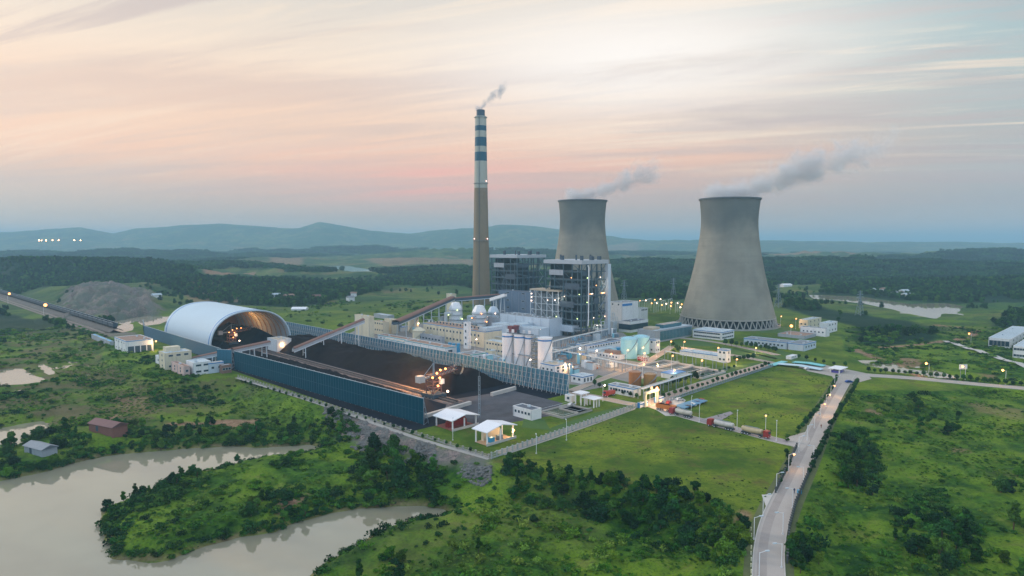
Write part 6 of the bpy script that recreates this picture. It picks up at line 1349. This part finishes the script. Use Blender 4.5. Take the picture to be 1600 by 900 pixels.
# ================================================================== VEHICLES
def wheelm():
    b = MB(); b.lathe([(.01, -.16), (.5, -.16), (.5, .16), (.01, .16)], black, 14); o = b.build('wheel'); d = o.data; bpy.data.objects.remove(o)
    b = MB(); b.lathe([(.01, -.18), (.26, -.18), (.26, .18), (.01, .18)], steell, 12); o = b.build('rim'); d2 = o.data; bpy.data.objects.remove(o); return d, d2
WH = wheelm()
def wheels(root, xs, w, r_=1.0):
    for x in xs:
        for s_ in (-1, 1):
            o = link_mesh('wheel', WH[0], root, (x, s_ * w, .5 * r_), 0, (r_, r_, 1)); o.rotation_euler.x = math.pi / 2; link_mesh('rim', WH[1], o, (0, 0, 0))
def cab(root, m, x0=0.0):
    b = MB(); vs = [(x0, -1.2, .7), (x0 + 2.1, -1.2, .7), (x0 + 2.1, -1.2, 1.9), (x0 + 1.85, -1.1, 3.0), (x0, -1.15, 3.1)]; vs += [(a, -c_, d) for a, c_, d in vs]
    b.add(vs, [(0, 1, 2, 3, 4), (9, 8, 7, 6, 5), (1, 6, 7, 2), (2, 7, 8, 3), (3, 8, 9, 4), (4, 9, 5, 0), (0, 5, 6, 1)], m); b.build('cab', root); rbox(root, 'windscreen', x0 + 1.95, -1.0, 1.95, x0 + 2.12, 1.0, 2.75, glassd)
    for s_ in (-1, 1): rbox(root, 'headlight', x0 + 2.1, s_ * .85 - .18, .9, x0 + 2.16, s_ * .85 + .18, 1.15, whitelamp if False else whitep)
def tanker(px, py, rot, label, tankm, cabm, L=9.5):
    p = G(px, py, .08); root = empty('tanker_truck', tuple(p), rot); tag(root, label, 'truck', 'trucks queuing on the truck road'); cab(root, cabm, L * .5 + .7); rbox(root, 'chassis', -L / 2, -.5, .75, L / 2 + 2, .5, 1.0, steeld)
    b = MB(); b.tube([(-L / 2, 0, 2.25), (-L / 2 + .3, 0, 2.2)], 1.0, tankm, 18); vs = []
    b = MB(); seg = 18; rings = [(-L / 2, .55, 2.3), (-L / 2 + .3, .95, 2.2), (-L * .15, 1.1, 2.0), (L * .2, 1.1, 2.05), (L / 2 - .3, .95, 2.2), (L / 2, .55, 2.3)]
    vs = [(x, math.cos(2 * math.pi * k / seg) * r_, z_ + math.sin(2 * math.pi * k / seg) * r_) for x, r_, z_ in rings for k in range(seg)]
    b.add(vs, [(i * seg + k, i * seg + (k + 1) % seg, (i + 1) * seg + (k + 1) % seg, (i + 1) * seg + k) for i in range(5) for k in range(seg)] + [tuple(range(seg))[::-1], tuple(range(5 * seg, 6 * seg))], tankm); b.build('tank', root, True)
    b = MB(); b.box(-L * .35, -.25, 3.28, L * .35, .25, 3.36, steel); b.build('catwalk', root); wheels(root, (-L / 2 + .6, -L / 2 + 1.8, -L / 2 + 3.0, L / 2 - .6, L / 2 + 1.9), 1.0)
RT = math.atan2(-.714, .70)
tanker(1175, 680, RT, 'cream tanker truck with a red cab heading for the main road', M('cream_tank', (.48, .39, .25), .5, .1, stain=.4), redp, 8.6)
tanker(1131, 670, RT + math.pi, 'white tanker truck with a dark red cab facing the gate', M('white_tank', (.50, .48, .45), .5, .12, stain=.5), redp, 8.6)
tanker(1068, 651, RT + math.pi, 'cream white tanker truck behind the orange dump truck', M('offwhite_tank', (.50, .47, .41), .5, .1, stain=.5), M('dark_red_cab', (.28, .04, .05), .5), 8)
p = G(1041, 642, .08); root = empty('dump_truck', tuple(p), RT + .1); tag(root, 'orange dump truck loaded with coal outside the gate', 'truck'); cab(root, orangep, 2.6); b = MB()
b.box(-4.6, -1.25, 1.1, 2.4, -1.15, 3.0, orangep); b.box(-4.6, 1.15, 1.1, 2.4, 1.25, 3.0, orangep); b.box(-4.6, -1.15, 1.1, -4.5, 1.15, 3.0, orangep); b.box(2.3, -1.15, 1.1, 2.4, 1.15, 3.2, orangep); b.box(-4.5, -1.15, 1.1, 2.3, 1.15, 2.5, black); b.build('dump_body', root); b = MB(); b.add([(-4.5, -1.15, 2.5), (2.3, -1.15, 2.5), (2.3, 1.15, 2.5), (-4.5, 1.15, 2.5), (-3, 0, 3.3), (1.2, 0, 3.3)], [(0, 1, 5, 4), (1, 2, 5), (2, 3, 4, 5), (3, 0, 4)], coal); b.build('coal_load', root); wheels(root, (-3.8, -2.5, 1.2, 3.6), 1.05)
def car(px, py, rot, m, label):
    p = G(px, py, .08); root = empty('car', tuple(p), rot); tag(root, label, 'car'); b = MB()
    prof = [(-2.1, .35), (2.1, .35), (2.15, .75), (1.2, .95), (.6, 1.42), (-1.1, 1.45), (-1.8, 1.0), (-2.15, .9)]; k = len(prof); vs = [(x, -.85, z_) for x, z_ in prof] + [(x, .85, z_) for x, z_ in prof]
    b.add(vs, [tuple(range(k)), tuple(range(2 * k - 1, k - 1, -1))] + [(i, i + k, (i + 1) % k + k, (i + 1) % k) for i in range(k)], m); b.build('body', root)
    b = MB(); vs = [(-1.55, -.87, 1.0), (1.05, -.87, 1.0), (.55, -.87, 1.36), (-1.05, -.87, 1.38)]; b.add(vs + [(x, .87, z_) for x, y_, z_ in vs], [(0, 1, 2, 3), (7, 6, 5, 4), (1, 5, 6, 2), (4, 0, 3, 7)], glassd); b.build('window', root)
    wheels(root, (-1.35, 1.35), .8, .66)
car(1062, 626, .3, M('silver_car', (.55, .57, .60), .3, .05), 'silver car in the truck park left of the carport'); car(1045, 631, 1.0, redp, 'small red car beside the orange dump truck'); car(1327, 598, .0, M('blue_car', (.03, .09, .30), .3, .05), 'dark blue car at the junction below the gatehouse')
for k in range(4): car(1074 + k * 7, 637.5 - k * 3.4, ANG + math.pi / 2, (M('black_car', (.03, .03, .04), .3), M('white_car', (.6, .6, .6), .3), M('navy_car', (.03, .05, .15), .3), redp)[k], ('black', 'white', 'navy', 'red')[k] + ' car parked under the blue carport')
car(893, 634, ANG, M('white_car', (0, 0, 0)), 'white car beside the tiny guard hut'); car(1262, 577.5, .2, M('white_car', (0, 0, 0)), 'white car standing on the plaza')
p = G(951, 619, .09); root = empty('red_truck', tuple(p), ANG + math.pi); tag(root, 'red truck standing on the site road by the long white shed', 'truck'); cab(root, redp, 1.6); rbox(root, 'cargo_box', -4, -1.2, 1.0, 1.5, 1.2, 2.6, M('faded_red', (.30, .06, .05), .7, .2)); wheels(root, (-3.2, -2, 2.6), 1.0)
# people on the road
def person(px, py, shirt, label):
    p = G(px, py, .07); me_ = bpy.data.meshes.new('person'); V = [(0, 0, .95), (0, 0, 1.2), (0, 0, 1.42), (0, 0, 1.52), (0, 0, 1.66), (.1, 0, .9), (.12, .05, .5), (.12, .0, .06), (.12, -.12, .04), (-.1, 0, .9), (-.12, -.12, .5), (-.12, -.15, .06), (-.12, -.27, .04), (.2, 0, 1.4), (.26, .02, 1.12), (.27, -.08, .88), (-.2, 0, 1.4), (-.26, .05, 1.12), (-.27, .02, .88)]
    E_ = [(0, 1), (1, 2), (2, 3), (3, 4), (0, 5), (5, 6), (6, 7), (7, 8), (0, 9), (9, 10), (10, 11), (11, 12), (2, 13), (13, 14), (14, 15), (2, 16), (16, 17), (17, 18)]
    me_.from_pydata(V, E_, []); me_.materials.append(shirt); o = bpy.data.objects.new('person', me_); COL.objects.link(o); o.location = tuple(p); tag(o, label, 'person')
    md = o.modifiers.new('skin', 'SKIN'); rr = [.15, .14, .15, .06, .1, .09, .07, .045, .04, .09, .07, .045, .04, .07, .05, .035, .07, .05, .035]
    for i, r_ in enumerate(rr): me_.skin_vertices[0].data[i].radius = (r_, r_)
    me_.skin_vertices[0].data[0].use_root = True; o.modifiers.new('sub', 'SUBSURF').levels = 1
person(1241, 771, M('dark_clothes', (.05, .05, .09), .9), 'person in dark clothes walking on the main road near the apron'); person(1283, 669, M('brown_clothes', (.25, .10, .07), .9), 'person in reddish clothes on the upper main road')
b = MB(); b.box(-.5, -.5, 0, .5, .5, 1.1, vesb); p = G(1249, 771, .07); o = b.build('blue_bin', loc=tuple(p)); tag(o, 'small blue box on the right verge of the main road', 'bin')

# ================================================================== COAL TRAIN
def wagon():
    root = empty('coal_wagon', (0, 0, -600)); b = MB(); L = 12.6
    b.box(-L / 2, -1.5, 1.2, L / 2, -1.42, 3.3, steeld); b.box(-L / 2, 1.42, 1.2, L / 2, 1.5, 3.3, steeld); b.box(-L / 2, -1.42, 1.2, -L / 2 + .08, 1.42, 3.3, steeld); b.box(L / 2 - .08, -1.42, 1.2, L / 2, 1.42, 3.3, steeld); b.box(-L / 2 + .08, -1.42, 1.1, L / 2 - .08, 1.42, 3.05, coal)
    for k in range(9): x = -L / 2 + .3 + k * (L - .6) / 8; b.box(x - .06, -1.56, 1.2, x + .06, -1.505, 3.3, M('wagon_rib', (.13, .11, .10), .8, .3)); b.box(x - .06, 1.505, 1.2, x + .06, 1.56, 3.3, M('wagon_rib', (0, 0, 0)))
    b.box(-L / 2, -1.53, 3.3, L / 2, -1.40, 3.42, steell); b.box(-L / 2, 1.40, 3.3, L / 2, 1.53, 3.42, steell); b.build('wagon_body', root); rbox(root, 'coupling', -L / 2 - .6, -.15, .85, L / 2 + .6, .15, 1.1, black)
    for x in (-4.2, 4.2): rbox(root, 'bogie', x - 1.3, -1.1, .25, x + 1.3, 1.1, .95, black)
    return root
RP = [np.array(p) for p in RAILC[1:5]]; segs = [np.linalg.norm(b_ - a) for a, b_ in zip(RP[:-1], RP[1:])]; w0 = wagon(); w0.name = 'coal_wagon'
nrm = np.array([.7, .7])
for k in range(48):
    d = sum(segs) - 12 - k * 16.4; j = 0
    if d < 0: break
    while j < len(segs) - 1 and d > segs[j]: d -= segs[j]; j += 1
    dr = (RP[j + 1] - RP[j]) / segs[j]; pt = RP[j] + dr * d + np.array([-dr[1], dr[0]]) * 3
    o = w0 if k == 0 else copy_tree(w0); o.location = (pt[0], pt[1], 2.25); o.scale = (1.2, 1.25, 1.45); o.rotation_euler.z = math.atan2(dr[1], dr[0]); tag(o, 'open dark wagon of coal in the long train at the left', 'railway wagon', 'wagons of the coal train')
EP = []
for i, p_ in enumerate(RP): dr = RP[min(i + 1, len(RP) - 1)] - RP[max(i - 1, 0)]; dr = dr / np.linalg.norm(dr); EP.append(p_ + np.array([-dr[1], dr[0]]) * 3)
b = MB()
for a, c_ in zip(EP[:-1], EP[1:]):
    dr = (c_ - a) / np.linalg.norm(c_ - a); nn = np.array([-dr[1], dr[0]]); b.add([(a[0] + nn[0] * s_, a[1] + nn[1] * s_, z_) for s_, z_ in ((-6, -.2), (-2.6, 2.1), (2.6, 2.1), (6, -.2))] + [(c_[0] + nn[0] * s_, c_[1] + nn[1] * s_, z_) for s_, z_ in ((-6, -.2), (-2.6, 2.1), (2.6, 2.1), (6, -.2))], [(0, 1, 5, 4), (1, 2, 6, 5), (2, 3, 7, 6)], M('embankment_gravel', (.12, .11, .10), .95, .4, .6))
tag(b.build('railway_embankment'), kind='structure')
for off_ in (-12, -7):
    P = []
    for i, p_ in enumerate(RP): dr = RP[min(i + 1, len(RP) - 1)] - RP[max(i - 1, 0)]; dr = dr / np.linalg.norm(dr); P.append(p_ + np.array([-dr[1], dr[0]]) * off_)
    b = MB()
    for a, c_ in zip(P[:-1], P[1:]):
        dr = (c_ - a) / np.linalg.norm(c_ - a); nn = np.array([-dr[1], dr[0]])
        for s_ in (-.72, .72): b.bar((a[0] + nn[0] * s_, a[1] + nn[1] * s_, .28), (c_[0] + nn[0] * s_, c_[1] + nn[1] * s_, .28), .12, M('rail_steel', (0, 0, 0)), .14)
        b.bar((a[0], a[1], .12), (c_[0], c_[1], .12), 2.6, M('sleeper_bed', (.20, .17, .15), .95, .4, .8), .18)
    tag(b.build('railway_track'), kind='structure')

# far village houses
for k, (px, py, w_, m, rm) in enumerate(((448, 468, 12, M('red_brick', (0, 0, 0)), roofbrown), (490, 469, 10, M('red_brick', (0, 0, 0)), M('red_roof', (0, 0, 0))), (545, 471, 9, white, roofgrey), (455, 485, 16, roofw, roofw), (548, 464, 8, white, roofbrown), (425, 466, 10, grey, roofpale), (1402, 463, 12, white, roofgrey), (1415, 466, 14, cream, roofpale), (1368, 458, 10, white, roofpale), (1225, 450, 16, white, roofw), (240, 468, 10, white, roofpale), (1380, 457, 9, white, roofbrown), (1412, 460, 12, white, roofpale))):
    p = GT(px, py); root = empty('farmhouse', tuple(p), random.random()); tag(root, ('small brick house among the woods behind the vault, left', 'small brick house among the woods behind the vault, right', 'white two storey house at the edge of the woods behind the plant', 'bright low sheet roof on the grass behind the vault', 'white house peeking from the trees left of the chimney', 'grey house among the woods behind the vault', 'white lakeside house on the far reservoir shore, centre', 'cream lakeside house on the far reservoir shore', 'white house on the far reservoir shore, left', 'bright shed in the woods right of the big cooling tower', 'pale shed beside the rocky quarry slope', 'white brown roofed house on the reservoir shore', 'white house highest on the reservoir shore')[k], 'house', 'houses beyond the plant')
    rbox(root, 'wall', 0, 0, -1.5, w_, w_ * .7, 5 if k != 3 else 1.5, m); b = MB(); hh = 5 if k != 3 else 1.5; b.add([(-.5, -.5, hh), (w_ + .5, -.5, hh), (w_ + .5, w_ * .35, hh + 2), (-.5, w_ * .35, hh + 2), (-.5, w_ * .7 + .5, hh), (w_ + .5, w_ * .7 + .5, hh)], [(0, 1, 2, 3), (3, 2, 5, 4), (0, 3, 4), (1, 5, 2)], rm); b.build('roof', root)

# ================================================================== SMOKE AND HAZE
def plume(name, label, base, L, zrise, r0, r1, dens, curl, seed, col=(.80, .86, .93), az_=0.0, wob=6, sc_n=.07):
    m = bpy.data.materials.new(name); m.use_nodes = True; t = m.node_tree; t.nodes.clear(); q = N(t)
    ob = q.n('ShaderNodeTexCoord').outputs['Object']
    wn_ = q.n('ShaderNodeTexNoise', i_Vector=q.mapping(ob, loc=(seed, seed, 0)), i_Scale=sc_n * .45, i_Detail=3.0)
    ob2 = q.n('ShaderNodeVectorMath', operation='ADD', i_0=ob, i_1=q.n('ShaderNodeVectorMath', operation='SCALE', i_0=q.n('ShaderNodeVectorMath', operation='SUBTRACT', i_0=wn_.outputs['Color'], i_1=(.5, .5, .5)).outputs[0], i_Scale=wob * 2.2).outputs[0]).outputs[0]
    s_ = q.n('ShaderNodeSeparateXYZ', i_0=ob2); X_, Y_, Z_ = s_.outputs
    s1 = q.n('ShaderNodeSeparateXYZ', i_0=ob)
    tt = q.math('DIVIDE', X_, L, clamp=True)
    axz = q.math('MULTIPLY', q.math('POWER', tt, curl), zrise)
    rr = q.math('ADD', q.math('MULTIPLY', q.math('POWER', tt, .8), r1 - r0), r0)
    dd = q.math('SQRT', q.math('ADD', q.math('MULTIPLY', Y_, Y_), q.math('MULTIPLY', q.math('SUBTRACT', Z_, axz), q.math('SUBTRACT', Z_, axz))))
    e = q.math('SUBTRACT', 1.0, q.math('DIVIDE', dd, rr))
    nn_ = q.noise(q.mapping(ob2, (.8, 1, 1), loc=(seed, 2 * seed, 0)), sc_n, 7, .7)
    f = q.math('ADD', e, q.math('MULTIPLY', q.math('SUBTRACT', nn_, .52), q.math('ADD', 1.6, q.math('MULTIPLY', tt, 6.5))))
    f = q.ss(f, .05, 1.0)
    f = q.math('MULTIPLY', f, q.ss(q.math('DIVIDE', s1.outputs[0], L), .62, 1.0, 1, 0)); f = q.math('MULTIPLY', f, q.ss(s1.outputs[0], -r0 * 1.2, -r0 * .6))
    f = q.math('MULTIPLY', f, q.math('SUBTRACT', 1.05, q.math('MULTIPLY', tt, .65)))
    v = q.n('ShaderNodeVolumePrincipled', i_Color=tuple(col) + (1,), i_Density=q.math('MULTIPLY', f, dens), i_Anisotropy=.2)
    q.n('ShaderNodeOutputMaterial', i_Volume=v.outputs[0]); m.cycles.volume_step_rate = .22
    b = MB(); R_ = r1 * 1.5 + wob; b.box(-r0 * 1.3, -R_, 0, L, R_, zrise + R_, m); o = b.build(name, loc=base, rz=az_); tag(o, label, None, None, 'stuff'); return o
p, rt, zt_ = TW[0]; plume('steam', 'grey blue steam drifting right from the nearer cooling tower', (p[0] - 4, p[1], zt_ - .5), 165, 50, 18, 17, .15, .75, 3, col=(.94, .97, 1.0), wob=10)
p, rt, zt_ = TW[1]; plume('steam', 'grey blue steam drifting right from the farther cooling tower', (p[0] - 2, p[1], zt_ - .5), 105, 40, 16, 14, .15, .75, 8, col=(.94, .97, 1.0), wob=9)
plume('smoke', 'thin grey smoke rising from the chimney top', (CH[0], CH[1], solve_h(CH, 172) - .5), 36, 30, 6.5, 10, .2, .6, 5, (.62, .67, .74), wob=5, sc_n=.14)

hm = bpy.data.materials.new('haze'); hm.use_nodes = True; t = hm.node_tree; t.nodes.clear(); q = N(t)
v = q.n('ShaderNodeVolumePrincipled', i_Color=(.40, .68, .88, 1), i_Density=.000165, i_Anisotropy=.1); q.n('ShaderNodeOutputMaterial', i_Volume=v.outputs[0])
b = MB(); b.box(-37500, -600, -16, 37500, 36500, 292, hm); o = b.build('haze'); tag(o, kind='stuff')
